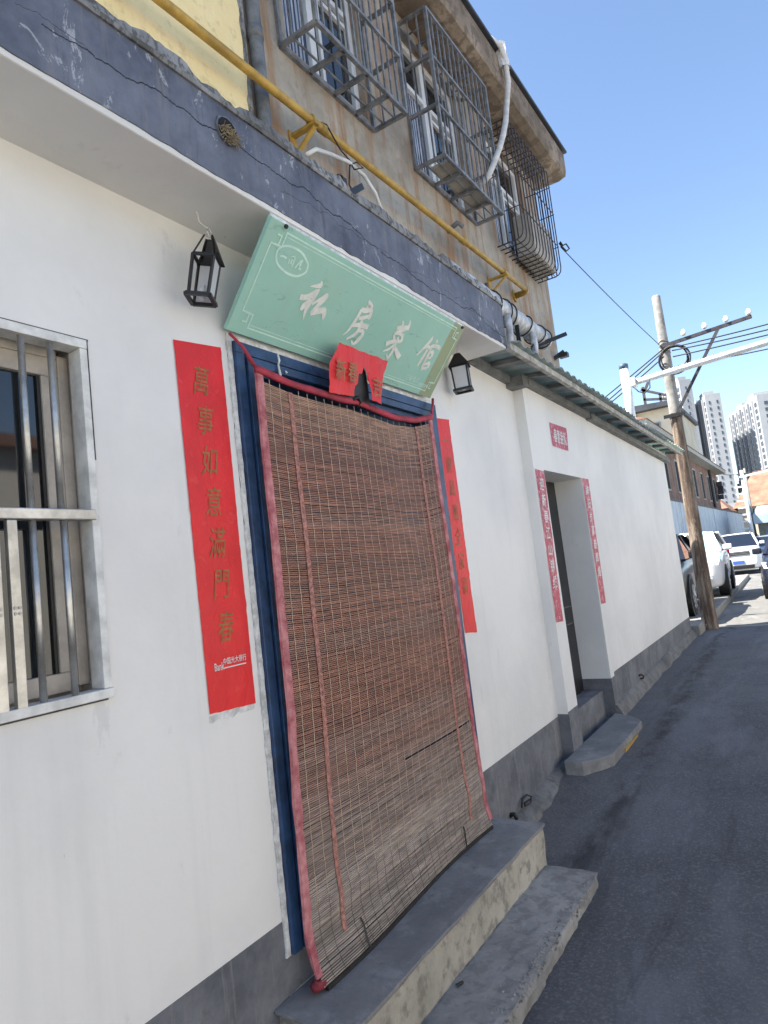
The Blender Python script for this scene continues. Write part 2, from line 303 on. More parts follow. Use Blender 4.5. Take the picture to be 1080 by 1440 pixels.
# ------------------------------------------------------------------ mesh helpers
LOC = {}
class MB:
    def __init__(s): s.v = []; s.f = []
    def add(s, vs, fs):
        o = len(s.v); s.v += [tuple(v) for v in vs]; s.f += [tuple(i+o for i in f) for f in fs]; return s
    def box(s, x0, x1, y0, y1, z0, z1):
        return s.add([(x0,y0,z0),(x1,y0,z0),(x1,y1,z0),(x0,y1,z0),(x0,y0,z1),(x1,y0,z1),(x1,y1,z1),(x0,y1,z1)],
                     [(0,3,2,1),(4,5,6,7),(0,1,5,4),(1,2,6,5),(2,3,7,6),(3,0,4,7)])
    def bar(s, p, q, w, h=None, side=None):
        p = Vector(p); q = Vector(q); h = h or w; d = (q-p).normalized()
        a = Vector(side) if side else (Vector((0,0,1)) if abs(d.z) < 0.9 else Vector((0,1,0)))
        e1 = d.cross(a).normalized(); e2 = e1.cross(d).normalized()
        vs = []
        for c in (p, q):
            for i, j in ((-1,-1),(1,-1),(1,1),(-1,1)): vs.append(c + e1*(i*w/2) + e2*(j*h/2))
        return s.add(vs, [(0,1,2,3),(7,6,5,4),(0,4,5,1),(1,5,6,2),(2,6,7,3),(3,7,4,0)])
    def tube(s, pts, r, n=8):
        pts = [Vector(p) for p in pts]; rs = r if isinstance(r, (list, tuple)) else [r]*len(pts)
        vs = []; fs = []; prev = None
        for i, p in enumerate(pts):
            d = (pts[min(i+1, len(pts)-1)] - pts[max(i-1, 0)]).normalized()
            if prev is None:
                a = Vector((0,0,1)) if abs(d.z) < 0.9 else Vector((1,0,0)); e1 = d.cross(a).normalized()
            else: e1 = (prev - d*prev.dot(d)).normalized()
            prev = e1; e2 = d.cross(e1)
            for k in range(n):
                t = 2*math.pi*k/n; vs.append(p + e1*(math.cos(t)*rs[i]) + e2*(math.sin(t)*rs[i]))
        for i in range(len(pts)-1):
            for k in range(n): fs.append((i*n+k, i*n+(k+1)%n, (i+1)*n+(k+1)%n, (i+1)*n+k))
        fs.append(tuple(range(n-1, -1, -1))); fs.append(tuple(range((len(pts)-1)*n, len(pts)*n)))
        return s.add(vs, fs)
    def poly(s, pts): return s.add(pts, [tuple(range(len(pts)))])
    def prism(s, pts, d):
        n = len(pts); d = Vector(d); vs = [Vector(p) for p in pts]; vs += [v+d for v in vs]
        fs = [tuple(range(n-1,-1,-1)), tuple(range(n, 2*n))] + [(i,(i+1)%n,n+(i+1)%n,n+i) for i in range(n)]
        return s.add(vs, fs)
    def grid(s, nu, nv, fn):
        vs = [fn(i/nu, j/nv) for j in range(nv+1) for i in range(nu+1)]
        fs = [(j*(nu+1)+i, j*(nu+1)+i+1, (j+1)*(nu+1)+i+1, (j+1)*(nu+1)+i) for j in range(nv) for i in range(nu)]
        return s.add(vs, fs)
    def build(s, name, m, parent=None, smooth=False, bevel=0, fix=True, solid=0):
        me = D.meshes.new(name); me.from_pydata(s.v, [], s.f); me.update()
        if fix:
            b = bmesh.new(); b.from_mesh(me); bmesh.ops.recalc_face_normals(b, faces=b.faces); b.to_mesh(me); b.free()
        me.materials.append(MATS[m])
        if smooth:
            for p in me.polygons: p.use_smooth = True
        o = D.objects.new(name, me); COL.objects.link(o)
        if parent is not None:
            o.parent = parent
            if parent.name in LOC: o.matrix_parent_inverse = Matrix.Translation(LOC[parent.name]).inverted()
        if solid:
            k = o.modifiers.new('solid', 'SOLIDIFY'); k.thickness = solid; k.offset = 0
        if bevel:
            k = o.modifiers.new('bevel', 'BEVEL'); k.width = bevel; k.segments = 2; k.limit_method = 'ANGLE'
        return o
def tag(o, label, cat, group=None, kind=None):
    if label: o['label'] = label
    if cat: o['category'] = cat
    if group: o['group'] = group
    if kind: o['kind'] = kind
    return o
def thing(name, label, cat, loc=(0,0,0), group=None):
    o = D.objects.new(name, None); COL.objects.link(o); o.location = loc; o.empty_display_size = 0.1
    LOC[o.name] = Vector(loc); return tag(o, label, cat, group)
def rbox(x0, x1, y0, y1, z0, z1, name, m, parent, step=0.05, amp=0.004, rnd=0.012, nscale=9, edge=None):
    """a box with worn, uneven faces"""
    s = MB(); nx = max(2, int((x1-x0)/step)); ny = max(2, int((y1-y0)/step)); nz = max(2, int((z1-z0)/step))
    def pt(i, j, k):
        x = x0+(x1-x0)*i/nx; y = y0+(y1-y0)*j/ny; z = z0+(z1-z0)*k/nz
        cnt = (i in (0, nx)) + (j in (0, ny)) + (k in (0, nz))
        if cnt >= 2:
            cx = (1 if i == 0 else -1 if i == nx else 0); cy = (1 if j == 0 else -1 if j == ny else 0); cz = (1 if k == 0 else -1 if k == nz else 0)
            q = rnd*(0.6+0.9*noise.noise(Vector((x*7, y*7, z*7))))
            x += cx*q*0.6; y += cy*q*0.6; z += cz*q*0.6
        n = noise.noise_vector(Vector((x*nscale, y*nscale, z*nscale)))
        a = amp
        if edge: a *= edge(x, y, z)
        return (x+n.x*a, y+n.y*a, z+n.z*a)
    idx = {}
    def gi(i, j, k):
        if (i, j, k) not in idx: idx[(i, j, k)] = len(s.v); s.v.append(pt(i, j, k))
        return idx[(i, j, k)]
    for i in range(nx):
        for j in range(ny):
            for k in (0, nz): s.f.append((gi(i,j,k), gi(i+1,j,k), gi(i+1,j+1,k), gi(i,j+1,k)))
    for i in range(nx):
        for k in range(nz):
            for j in (0, ny): s.f.append((gi(i,j,k), gi(i+1,j,k), gi(i+1,j,k+1), gi(i,j,k+1)))
    for j in range(ny):
        for k in range(nz):
            for i in (0, nx): s.f.append((gi(i,j,k), gi(i,j+1,k), gi(i,j+1,k+1), gi(i,j,k+1)))
    return s.build(name, m, parent, smooth=False)
def holed(s, x, y0, y1, z0, z1, holes, depth):
    """front face at x (facing +x) with rectangular openings and reveals"""
    ys = sorted({y0, y1, *[h[0] for h in holes], *[h[1] for h in holes]}); zs = sorted({z0, z1, *[h[2] for h in holes], *[h[3] for h in holes]})
    for a, b in zip(ys, ys[1:]):
        for c, d in zip(zs, zs[1:]):
            if any(h[0] <= a and b <= h[1] and h[2] <= c and d <= h[3] for h in holes): continue
            s.poly([(x,a,c),(x,b,c),(x,b,d),(x,a,d)])
    for h0, h1, c, d in holes:
        q = x-depth
        s.poly([(x,h0,c),(x,h0,d),(q,h0,d),(q,h0,c)]); s.poly([(x,h1,c),(q,h1,c),(q,h1,d),(x,h1,d)])
        s.poly([(x,h0,d),(x,h1,d),(q,h1,d),(q,h0,d)]); s.poly([(x,h0,c),(q,h0,c),(q,h1,c),(x,h1,c)])
    return s
def text_mesh(body, bold=0.0, shear=0.0):
    cu = D.curves.new('lettering', 'FONT'); cu.body = body; cu.size = 1.0; cu.align_x = 'CENTER'; cu.align_y = 'CENTER'
    cu.offset = bold; cu.shear = shear; cu.resolution_u = 3
    o = D.objects.new('lettering_source', cu); COL.objects.link(o)
    bpy.context.view_layer.update()
    me = D.meshes.new_from_object(o.evaluated_get(bpy.context.evaluated_depsgraph_get()))
    vs = [v.co.copy() for v in me.vertices]; fs = [tuple(p.vertices) for p in me.polygons]
    D.objects.remove(o); D.curves.remove(cu); D.meshes.remove(me)
    if vs:
        x0 = min(v.x for v in vs); x1 = max(v.x for v in vs); y0 = min(v.y for v in vs); y1 = max(v.y for v in vs)
        vs = [Vector((v.x-(x0+x1)/2, v.y-(y0+y1)/2, 0)) for v in vs]
    return vs, fs
def lerp(t, x):
    for (a, va), (b, vb) in zip(t, t[1:]):
        if x <= b: return va+(vb-va)*max(0, (x-a))/(b-a)
    return t[-1][1]
GZ = [(-8,-.30),(0,-.22),(2,-.175),(3.3,-.145),(4.0,-.065),(4.6,.022),(6,.06),(7.5,.10),(10.4,.155),(12.5,.12),(30,-.15),(60,-.25),(900,-.3)]
def gz(y): return lerp(GZ, y)

# ================================================================== SETTING
def sheet_y(x0, x1, ys, dz=0.0, nx=2):
    s = MB(); f0 = x0 if callable(x0) else (lambda y: x0); f1 = x1 if callable(x1) else (lambda y: x1)
    s.grid(nx, len(ys)-1, lambda u, v: (lambda y: (f0(y)+(f1(y)-f0(y))*u, y, gz(y)+dz))(ys[min(len(ys)-1, int(round(v*(len(ys)-1))))]))
    return s
Yn = [-8,-6,-4,-2,0,1,2,2.7,3.3,4.0,4.6,6,7.5,9,10.4,11.45]
Yf = [11.45,12.5,15,18,21,25,30,35,40,50,60,80,120,300]
kerb_x = lambda y: lerp([(10.4,.19),(13.2,.115),(29.3,-.54)], y)
g = sheet_y(-900, 900, [-700,-8,0,3.3,4.0,4.6,6,10.4,12.5,30,60,300,1500], -0.06, 6).build('ground', 'ground_far'); tag(g, None, None, kind='structure')
o = sheet_y(-.02, 14, Yn, 0, 4).build('road', 'asphalt'); tag(o, None, None, kind='structure')
o = sheet_y(lambda y: kerb_x(y)-.05 if y < 29.3 else -2.4, 14, Yf, 0, 4).build('concrete_road', 'road_concrete'); tag(o, None, None, kind='structure')
s = MB().grid(1, 1, lambda u, v: (.14+u*8, 11.36+v*.16, gz(11.4)+.004)); o = s.build('road_pale_strip', 'concrete_pale'); tag(o, None, None, kind='structure')  # narrow paler strip across the road
# raised parking strip with its kerb stones
yk = [10.47,11.5,12.5,15,18,21,24,27,29.3]
s = MB(); n = len(yk)
for y in yk: s.v += [(kerb_x(y)-.14, y, gz(y)+.136), (-14, y, gz(y)+.136), (-14, y, gz(y)-.1), (kerb_x(y)-.14, y, gz(y)-.1)]
for i in range(n-1):
    for k in range(4): s.f.append((i*4+k, i*4+(k+1)%4, (i+1)*4+(k+1)%4, (i+1)*4+k))
s.f += [(0,1,2,3), tuple((n-1)*4+k for k in (3,2,1,0))]
pave = s.build('parking_pavement', 'concrete_pale'); tag(pave, None, None, kind='structure')
y = 10.48; random.seed(3)
while y < 29.2:
    L = .98; y1 = min(y+L, 29.3); e = random.uniform(-.004, .004)
    s = MB(); a = (kerb_x(y), gz(y)); b = (kerb_x(y1), gz(y1))
    vs = []
    for (kx, zz), yy in ((a, y+.006), (b, y1-.006)):
        vs += [(kx-.15, yy, zz-.1), (kx, yy, zz-.1), (kx+e, yy, zz+.12), (kx-.015+e, yy, zz+.142+e), (kx-.14, yy, zz+.142+e)]
    s.add(vs, [(4,3,2,1,0),(5,6,7,8,9)] + [(k,(k+1)%5,5+(k+1)%5,5+k) for k in range(5)])
    s.build('kerb_stone', 'concrete_pale', pave); y += L

# ================================================================== SHOP (white ground-floor front with canopy)
shop = thing('shop_building', 'white rendered shop front with a slate-blue canopy band and grey plinth', 'shop', (0, 2, -.2))
s = MB(); holed(s, 0, -5, 4.86, -.35, 2.88, [(.2, 1.178, 1.255, 2.317), (1.775, 3.415, .11, 2.49)], .16)
s.build('wall', 'white_wall', shop, fix=False)
s = MB()                                                      # unseen rear volume, added to cast shade and stop light leaking
s.box(-8, -.17, -5, 4.855, -.35, 2.86)
s.build('rear_block', 'white_wall', shop)
s = MB(); s.box(0, .0035, -5, 1.772, -.35, .354); s.box(0, .0035, 3.418, 4.86, -.35, .354); s.box(-.003, .0032, 1.772, 3.418, .112, .236)
s.build('plinth', 'plinth_grey', shop)
s = MB(); s.box(-.45, .290, -5, 3.98, 2.866, 3.165); s.build('canopy_slab', 'white_wall', shop, bevel=.006)
# blue band: its lower paint edge wanders
s = MB(); N = 500; random.seed(11)
for i in range(N+1):
    y = -5 + 8.983*i/N
    zb = 2.884 + .007*noise.noise(Vector((y*3, 0, 0))) + .007*noise.noise(Vector((y*17, 3, 0))) + .03*max(0, noise.noise(Vector((y*1.7, 5, 0)))-.32)
    s.v += [(.2905, y, zb), (.2945, y, zb), (.2945, y, 3.163), (.2905, y, 3.163)]
for i in range(N):
    for k in range(4): s.f.append((i*4+k, i*4+(k+1)%4, i*4+4+(k+1)%4, i*4+4+k))
s.f += [(0,1,2,3), tuple(N*4+k for k in (3,2,1,0))]
s.build('fascia', 'fascia_blue', shop)
s = MB(); s.box(.0, .2945, 3.9805, 3.984, 2.87, 3.163); s.build('fascia_end', 'fascia_blue', shop)
# rough mortar lip on the canopy's top edge
s = MB(); N = 420
for i in range(N+1):
    y = -5 + 8.99*i/N
    a = noise.noise(Vector((y*9, 0, 1))); b = noise.noise(Vector((y*31, 4, 2))); c = noise.noise(Vector((y*4, 8, 2)))
    top = 3.238 + .016*a + .018*b + .022*c
    s.v += [(.10, y, 3.16), (.303+.003*b, y, 3.158+.002*a), (.307+.004*a, y, 3.172+.003*c), (.286+.008*b, y, 3.178+.004*b), (.272+.010*a, y, top), (.10, y, top+.012*b)]
for i in range(N):
    for k in range(6): s.f.append((i*6+k, i*6+(k+1)%6, i*6+6+(k+1)%6, i*6+6+k))
s.f += [tuple(range(6)), tuple(N*6+k for k in range(5,-1,-1))]
s.build('mortar_lip', 'mortar', shop)
# footing of trowelled mortar along the wall foot past the steps
s = MB(); N = 60
for i in range(N+1):
    y = 3.47 + 1.41*i/N; t = i/N
    w = .10 + .035*noise.noise(Vector((y*3, 1, 0))) + .02*noise.noise(Vector((y*11, 1, 0))); zt = lerp([(3.47,-.04),(4.9,.05)], y) + .01*noise.noise(Vector((y*8, 5, 0)))
    g0 = gz(y)
    s.v += [(-.01, y, g0-.05), (-.01, y, zt+.02), (.03, y, zt+.006), (w*.75, y, zt-.022), (w, y, g0-.01)]
for i in range(N):
    for k in range(5): s.f.append((i*5+k, i*5+(k+1)%5, i*5+5+(k+1)%5, i*5+5+k))
s.f += [(0,1,2,3,4), tuple(N*5+k for k in range(4,-1,-1))]; s.build('footing', 'footing_grey', shop)

# ---- barred window of the shop
win = thing('barred_window', 'aluminium sliding window behind stainless security bars, left of the red couplet', 'window', (0, .7, 1.25))
WY0, WY1, WZ0, WZ1 = .2, 1.178, 1.255, 2.317
fx = .012
def fr(name, *b): return MB().box(*b).build(name, 'white_paint_frame', win, bevel=.002)
fr('frame_head', -.05, fx, WY0, WY1, WZ1-.028, WZ1); fr('frame_sill', -.05, fx+.004, WY0, WY1+.004, WZ0, WZ0+.026)
fr('frame_jamb', -.05, fx-.001, WY1-.024, WY1, WZ0+.027, WZ1-.029); fr('frame_jamb', -.05, fx-.001, WY0, WY0+.024, WZ0+.027, WZ1-.029)
MB().box(-.02, .016, WY0+.025, WY1-.012, 1.767, 1.798).build('cross_rail', 'steel_bright', win, bevel=.003)
for yb in (.32, .41, .50, .59, .68, .77, .985, 1.074):
    MB().tube([(-.004, yb, WZ0+.024), (-.004, yb, 1.767)], .0095, 10).build('bar', 'steel_bright', win, smooth=True)
for yb in (.32, .41, .50, .59, .68, .77, .89, .985, 1.070):
    MB().tube([(-.004, yb, 1.798), (-.004, yb, WZ1-.027)], .0095, 10).build('bar', 'steel_bright', win, smooth=True)
for yb in (.875, .922):
    st = MB().box(-.006, .014, yb-.0135, yb+.0135, WZ0+.02, 1.766).build('gate_stile', 'steel_bright', win, bevel=.003)
    for zz in (1.52, 1.535):
        for d in (-.006, .006): MB().tube([(.014, yb+d, zz), (.017, yb+d, zz)], .0042, 8).build('rivet', 'alu_sash', st)
MB().box(-.19, -.13, WY0, WY1, WZ0, WZ0+.04).build('track_sill', 'alu_sash', win, bevel=.002)
MB().box(-.159, -.05, WY1-.004, WY1+.0, WZ0, WZ1).build('reveal_liner', 'alu_sash', win)
XS = -.105
def sash(a, b, x, nm='sash'):
    w = .052; q = MB()
    q.box(x-.02, x+.02, a, b, WZ1-.10, WZ1-.042); q.box(x-.02, x+.02, a, b, WZ0+.03, WZ0+.085)
    q.box(x-.02, x+.0195, a, a+w, WZ0+.0855, WZ1-.1005); q.box(x-.02, x+.0195, b-w, b, WZ0+.0855, WZ1-.1005)
    f = q.build(nm, 'alu_sash', win, bevel=.003)
    g = MB().box(x-.003, x+.003, a+w, b-w, WZ0+.0855, WZ1-.1005).build('pane', 'window_glass', f)
    k = MB(); k.box(x+.004, x+.012, b-w-.010, b-w, WZ0+.086, WZ1-.101); k.box(x+.004, x+.012, a+w, a+w+.010, WZ0+.086, WZ1-.101); k.build('gasket', 'trim_black', f)
sash(.66, 1.137, XS); sash(.21, .70, XS-.045)
q = MB(); q.box(-.16, -.085, 1.138, WY1-.005, WZ0+.04, WZ1-.03); q.box(-.16, -.085, WY0, 1.137, WZ1-.041, WZ1-.005); q.build('outer_frame', 'alu_sash', win, bevel=.003)
k = MB(); k.box(.0005, .0045, WY0, WY1+.010, WZ1, WZ1+.006); k.box(.0005, .0045, WY1+.002, WY1+.008, 1.95, WZ1); k.box(.0005, .0045, WY0, WY1-.01, WZ0-.006, WZ0-.0005); k.build('sealant_line', 'rod_steel', win)
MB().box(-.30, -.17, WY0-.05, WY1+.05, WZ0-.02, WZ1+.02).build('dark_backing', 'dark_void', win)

# ---- blue door casing behind the blind
door = thing('shop_door', 'dark blue panelled door in a moulded blue casing, mostly hidden by the blind', 'door', (0, 2.6, .11))
MB().box(-.11, -.07, 1.86, 3.34, .12, 2.40).build('door_leaf', 'door_blue', door)
MB().box(-.115, -.112, 1.80, 3.40, .12, 2.47).build('backing', 'dark_void', door)
def casing(y0, y1, z0, z1, horiz, nm):
    steps = ((0, .046, .026), (.046, .053, .016), (.053, .088, .034), (.088, .115, .008))
    for a, b, x in steps:
        q = MB()
        if horiz: q.box(-.13, x, y0+a, y1-a, z1-b, z1-a-.0005)
        elif nm > 0: q.box(-.13, x, y0+a, y0+b-.0005, z0, z1-b)
        else: q.box(-.13, x, y1-b+.0005, y1-a, z0, z1-b)
        q.build('casing_head' if horiz else 'casing_jamb', 'door_blue', door, bevel=.003)
casing(1.795, 3.40, .236, 2.468, False, 1); casing(1.795, 3.40, .236, 2.468, False, -1); casing(1.795, 3.40, .236, 2.468, True, 0)
# uneven whitewashed margin round the casing
def margin(pts, w):
    s = MB()
    for i, p in enumerate(pts):
        p = Vector(p); d = (Vector(pts[min(i+1, len(pts)-1)])-Vector(pts[max(i-1, 0)])).normalized(); nn = Vector((0, -d.z, d.y))
        k = w*(1+.45*noise.noise(p*19)+.35*noise.noise(p*53)); k2 = w*(.8+.3*noise.noise(p*31+Vector((9,0,0))))
        s.v += [tuple(p-nn*k2), tuple(p-nn*k2+Vector((.010,0,0))), tuple(p+nn*k+Vector((.010,0,0))), tuple(p+nn*k)]
    for i in range(len(pts)-1):
        for k in range(4): s.f.append((i*4+k, i*4+(k+1)%4, i*4+4+(k+1)%4, i*4+4+k))
    n = len(pts)-1; s.f += [(0,1,2,3), (n*4+3,n*4+2,n*4+1,n*4)]
    return s
margin([(.001, 1.784, .235+2.25*i/150) for i in range(151)], .011).build('paint_margin', 'chipped_white', door)
margin([(.001, 3.408, .235+2.25*i/150) for i in range(151)], .007).build('paint_margin', 'chipped_white', door)
margin([(.0012, 1.775+1.64*i/110, 2.480) for i in range(111)], .013).build('paint_margin', 'chipped_white', door)
# drips of filler on the casing head
s = MB(); s.tube([(.040, 2.02, 2.46), (.043, 2.023, 2.43), (.042, 2.015, 2.41), (.043, 2.02, 2.37), (.040, 2.018, 2.34)], [.004,.005,.004,.006,.002], 6); s.tube([(.038, 2.06, 2.395),(.041,2.064,2.385)], [.003,.006], 6)
s.build('paint_drip', 'chipped_white', door, smooth=True)

# ================================================================== UPPER STOREY (set back)
XU = -.45
upper = thing('upper_building', 'upper storey of yellow and stained beige render set back above the blue band', 'building', (XU, 3, 3.1))
WINS = [(2.98, 3.86, 4.76, 5.96), (4.56, 5.56, 4.76, 5.96), (6.20, 7.20, 4.74, 5.96)]
s = MB(); holed(s, XU, 2.58, 7.71, 2.8, 6.3, WINS, .14)
s.poly([(XU,7.71,2.8),(-8,7.71,2.8),(-8,7.71,6.3),(XU,7.71,6.3)]); s.build('wall', 'beige_render', upper, fix=False)
MB().box(-8, XU-.15, -6, 7.70, .0, 6.28).build('core_block', 'beige_render', upper)  # solid unseen body, added so the building shades the street
MB().box(XU-.2, XU+.035, -6, 2.565, 2.8, 6.29).build('yellow_wall', 'yellow_render', upper)
s = MB(); N = 90
for i in range(N+1):
    z = 3.0+3.25*i/N; a = .022*noise.noise(Vector((z*6, 2, 0)))+.012*noise.noise(Vector((z*21, 2, 0)))
    s.v += [(XU+.003, 2.535+a, z), (XU+.040, 2.535+a, z), (XU+.040, 2.566, z), (XU+.003, 2.592-a*.5, z)]
for i in range(N):
    for k in range(4): s.f.append((i*4+k, i*4+(k+1)%4, i*4+4+(k+1)%4, i*4+4+k))
s.build('broken_edge', 'mortar', upper)
# eaves slab with a broken lower edge and dark roof edge
s = MB(); N = 150
for i in range(N+1):
    y = -6 + 13.95*i/N
    a = noise.noise(Vector((y*2.2, 0, 5))); b = noise.noise(Vector((y*9, 1, 5)))
    s.v += [(XU-.3, y, 6.10), (-.20+.012*b, y, 6.095+.006*a), (-.115+.018*b+.012*a, y, 6.125+.02*a), (-.10+.01*b, y, 6.18+.02*b), (-.095, y, 6.40), (XU-.3, y, 6.42)]
for i in range(N):
    for k in range(6): s.f.append((i*6+k, i*6+(k+1)%6, i*6+6+(k+1)%6, i*6+6+k))
s.f += [tuple(range(6)), tuple(N*6+k for k in range(5,-1,-1))]
s.build('eaves_slab', 'eave_concrete', upper)
MB().box(-8, -.06, -6, 7.99, 6.425, 6.455).build('roof', 'roof_dark', upper, bevel=.006)
for (a, b, c, d) in WINS:
    q = MB(); w = .055; x0, x1 = XU-.11, XU-.05
    q.box(x0, x1, a, b, c, c+w); q.box(x0, x1, a, b, d-w, d); q.box(x0, x1-.001, a, a+w, c+w, d-w); q.box(x0, x1-.001, b-w, b, c+w, d-w)
    m1 = a+(b-a)*.42; q.box(x0, x1-.002, m1-w*.6, m1+w*.6, c+w, d-w); q.box(x0, x1-.003, a+w, b-w, d-.42, d-.42+w*.8)
    wf = q.build('window', 'pvc_white', upper, bevel=.004)
    for (u0, u1, v0, v1, m_) in ((a+w, m1-w*.6, c+w, d-.42, 'sky_tint_glass'), (m1+w*.6, b-w, c+w, d-.42, 'window_glass'), (a+w, m1-w*.6, d-.42+w*.8, d-w, 'window_glass'), (m1+w*.6, b-w, d-.42+w*.8, d-w, 'window_glass')):  # lower left pane: sky reflection put into its blue base colour
        MB().box(x0+.02, x0+.026, u0, u1, v0, v1).build('pane', m_, wf)
    q = MB(); q.box(x0+.027, x1-.01, m1+.09, m1+.12, c+w, d-.42); q.box(x0+.027, x1-.01, m1+.12, b-w, d-.50, d-.47); q.build('inner_sash', 'pvc_white', wf)
    MB().grid(14, 1, lambda u, v, a=a, b=b, c=c, d=d: (XU-.084+.004*math.sin(u*40), a+.07+(b-a)*.26*u, c+.07+(d-c-.5)*v)).build('curtain', 'curtain_pale', wf)

# ---- gas pipe, brackets, drain, hoses on the upper wall
gas = thing('gas_pipe', 'yellow gas pipe running along the upper wall on triangular brackets', 'pipe', (-.3, 4, 4.2))
pz = lambda y: lerp([(0,4.14),(1.88,4.155),(2.89,4.168),(6.4,4.232)], y)
MB().tube([(-.3, y, pz(y)) for y in (-1, .5, 1.88, 2.89, 4, 5.2, 6.36)], .0245, 14).build('pipe', 'pipe_yellow', gas, smooth=True)
for y in (1.2, 3.02, 4.9): MB().tube([(-.3, y, pz(y)), (-.3, y+.07, pz(y+.07))], .030, 14).build('coupling', 'pipe_yellow', gas, smooth=True)
s = MB(); s.tube([(-.30, 6.36, 4.231), (-.31, 6.41, 4.231), (-.34, 6.435, 4.231), (-.43, 6.44, 4.231)], .031, 12); s.build('elbow', 'pipe_yellow', gas, smooth=True)
MB().tube([(-.449, 6.44, 4.231), (-.432, 6.44, 4.231)], .065, 16).build('flange', 'pipe_yellow', gas)
for y in (2.93, 5.78):
    z = pz(y)-.028
    b = thing('pipe_bracket', {2.93: 'yellow steel bracket under the gas pipe, above the white hose', 5.78: 'yellow steel bracket near the gas pipe end, by the third window'}[y], 'bracket', (XU, y, z), 'brackets of the yellow gas pipe')
    MB().box(XU, XU+.012, y-.032, y+.032, z-.16, z+.02).build('wall_plate', 'pipe_yellow', b, bevel=.002)
    MB().box(XU+.012, -.255, y-.02, y+.02, z-.018, z).build('arm', 'pipe_yellow', b, bevel=.002)
    MB().bar((XU+.014, y, z-.135), (-.275, y, z-.024), .028, .014).build('strut', 'pipe_yellow', b, bevel=.002)
    MB().tube([(-.30+.028*math.cos(t), y, z+.028+.028*math.sin(t)) for t in [R(-170+i*20) for i in range(18)]], .006, 6).build('strap', 'pipe_yellow', b)
dr = thing('drain_pipe', 'dark grey drainpipe between the yellow and beige upper walls', 'pipe', (-.39, 2.62, 3.15))
MB().tube([(-.392, 2.625, z) for z in (3.12, 4, 5, 6.05)], .040, 14).build('pipe', 'drain_grey', dr, smooth=True)
for z in (3.62, 4.52): MB().tube([(-.392, 2.625, z), (-.392, 2.625, z+.07)], .045, 14).build('collar', 'drain_grey', dr, smooth=True)
hs = tag(MB().tube([(-.12,2.60,3.70),(-.1,2.66,3.752),(-.1,2.795,3.792),(-.1,2.965,3.832),(-.1,3.118,3.824),(-.1,3.224,3.762),(-.1,3.274,3.671),(-.1,3.285,3.45),(-.1,3.28,3.17)], .0115, 8).build('water_hose', 'hose_white', smooth=True), 'thin white hose arching over the mortar lip below the gas pipe', 'hose')
bk = thing('black_bracket', 'bent black steel bracket sticking up from the canopy lip', 'bracket', (.2, 2.43, 3.2))
MB().bar((.2, 2.43, 3.20), (.2, 2.425, 3.345), .014, .03).build('upright', 'black_paint', bk); MB().bar((.2, 2.43, 3.262), (.2, 2.565, 3.365), .032, .03).build('arm', 'black_paint', bk); MB().tube([(.2,2.425,3.345),(.2,2.40,3.352),(.2,2.378,3.338)], .005, 6).build('hook', 'black_paint', bk)
tag(MB().tube([(-.05,2.90,3.60),(-.1,2.944,3.686),(-.1,2.975,3.817),(-.08,3.02,3.85),(-.06,3.05,3.82),(-.09,3.0,3.80),(-.1,2.98,3.85),(-.2,3.05,4.0),(-.28,3.06,4.20),(-.3,3.04,4.215),(-.33,3.06,4.18)], .0045, 6).build('loose_wire', 'cable_black', smooth=True), 'thin black wire looped round the yellow gas pipe', 'wire')
# downpipe under the gas pipe by the second bracket
tag(MB().tube([(XU+.03, 5.63, 4.10), (XU+.03, 5.63, 3.3)], .016, 8).build('thin_conduit', 'drain_grey', smooth=True), 'thin dark conduit dropping down the beige wall by the gas pipe end', 'conduit')
tag(MB().tube([(XU,4.98,4.36),(XU+.10,4.98,4.40),(XU+.13,5.02,4.37)], .022, 8).build('vent_spout', 'drain_grey', smooth=True), 'small dark vent spout on the beige wall above the gas pipe', 'vent')

# ---- security cages
def cage(lbl, y0, y1, z0, z1, x1, extra=None):
    t = thing('window_cage', lbl, 'security cage', (XU, (y0+y1)/2, z0), 'steel security cages on the upper windows')
    x0 = XU+.012; W = .026
    def rail(p, q, w=W, nm='rail', m_='cage_steel'): return MB().bar(p, q, w, w).build(nm, m_, t)
    for z in (z0, z1):
        rail((x0, y0, z), (x0, y1, z)); rail((x1, y0, z), (x1, y1, z)); rail((x0, y0+.001, z), (x1, y0+.001, z), W*.98); rail((x0, y1-.001, z), (x1, y1-.001, z), W*.98)
    for (x, y) in ((x0, y0), (x0, y1), (x1, y0), (x1, y1)): rail((x, y, z0), (x, y, z1), W*.96, 'post')
    for z in (z0+(z1-z0)*.34, z0+(z1-z0)*.67):
        rail((x1+.002, y0, z), (x1+.002, y1, z), .022); rail((x0, y0-.002, z), (x1, y0-.002, z), .026); rail((x0, y1, z), (x1, y1, z), .026)
    n = 12
    for i in range(1, n):
        y = y0+(y1-y0)*i/n; rail((x1-.004, y, z0), (x1-.004, y, z1), .012, 'bar')
    for y in (y0, y1):
        for k in (1, 2): x = x0+(x1-x0)*k/3; rail((x, y, z0), (x, y, z1), .011, 'bar')
    for k in (1, 2, 3):
        y = y0+(y1-y0)*k/4+.02; rail((x0, y, z0), (x1, y, z0), .026, 'floor_rail')
        rail((x0, y, z1), (x1, y, z1), .022, 'top_rail')
    for k in (1, 2): x = x0+(x1-x0)*k/3; rail((x, y0, z0+.006), (x, y1, z0+.006), .011, 'floor_rod')
    for k in range(1, 8): y = y0+(y1-y0)*k/8; rail((x0, y, z1), (x1, y, z1), .011, 'top_rod')
    return t
cage('grey steel window cage nearest the drainpipe, cut by the top edge', 2.905, 3.905, 4.695, 5.945, -.168)
c2 = cage('grey steel window cage in the middle of the upper wall, boards on its floor', 4.50, 5.645, 4.690, 5.945, -.178)
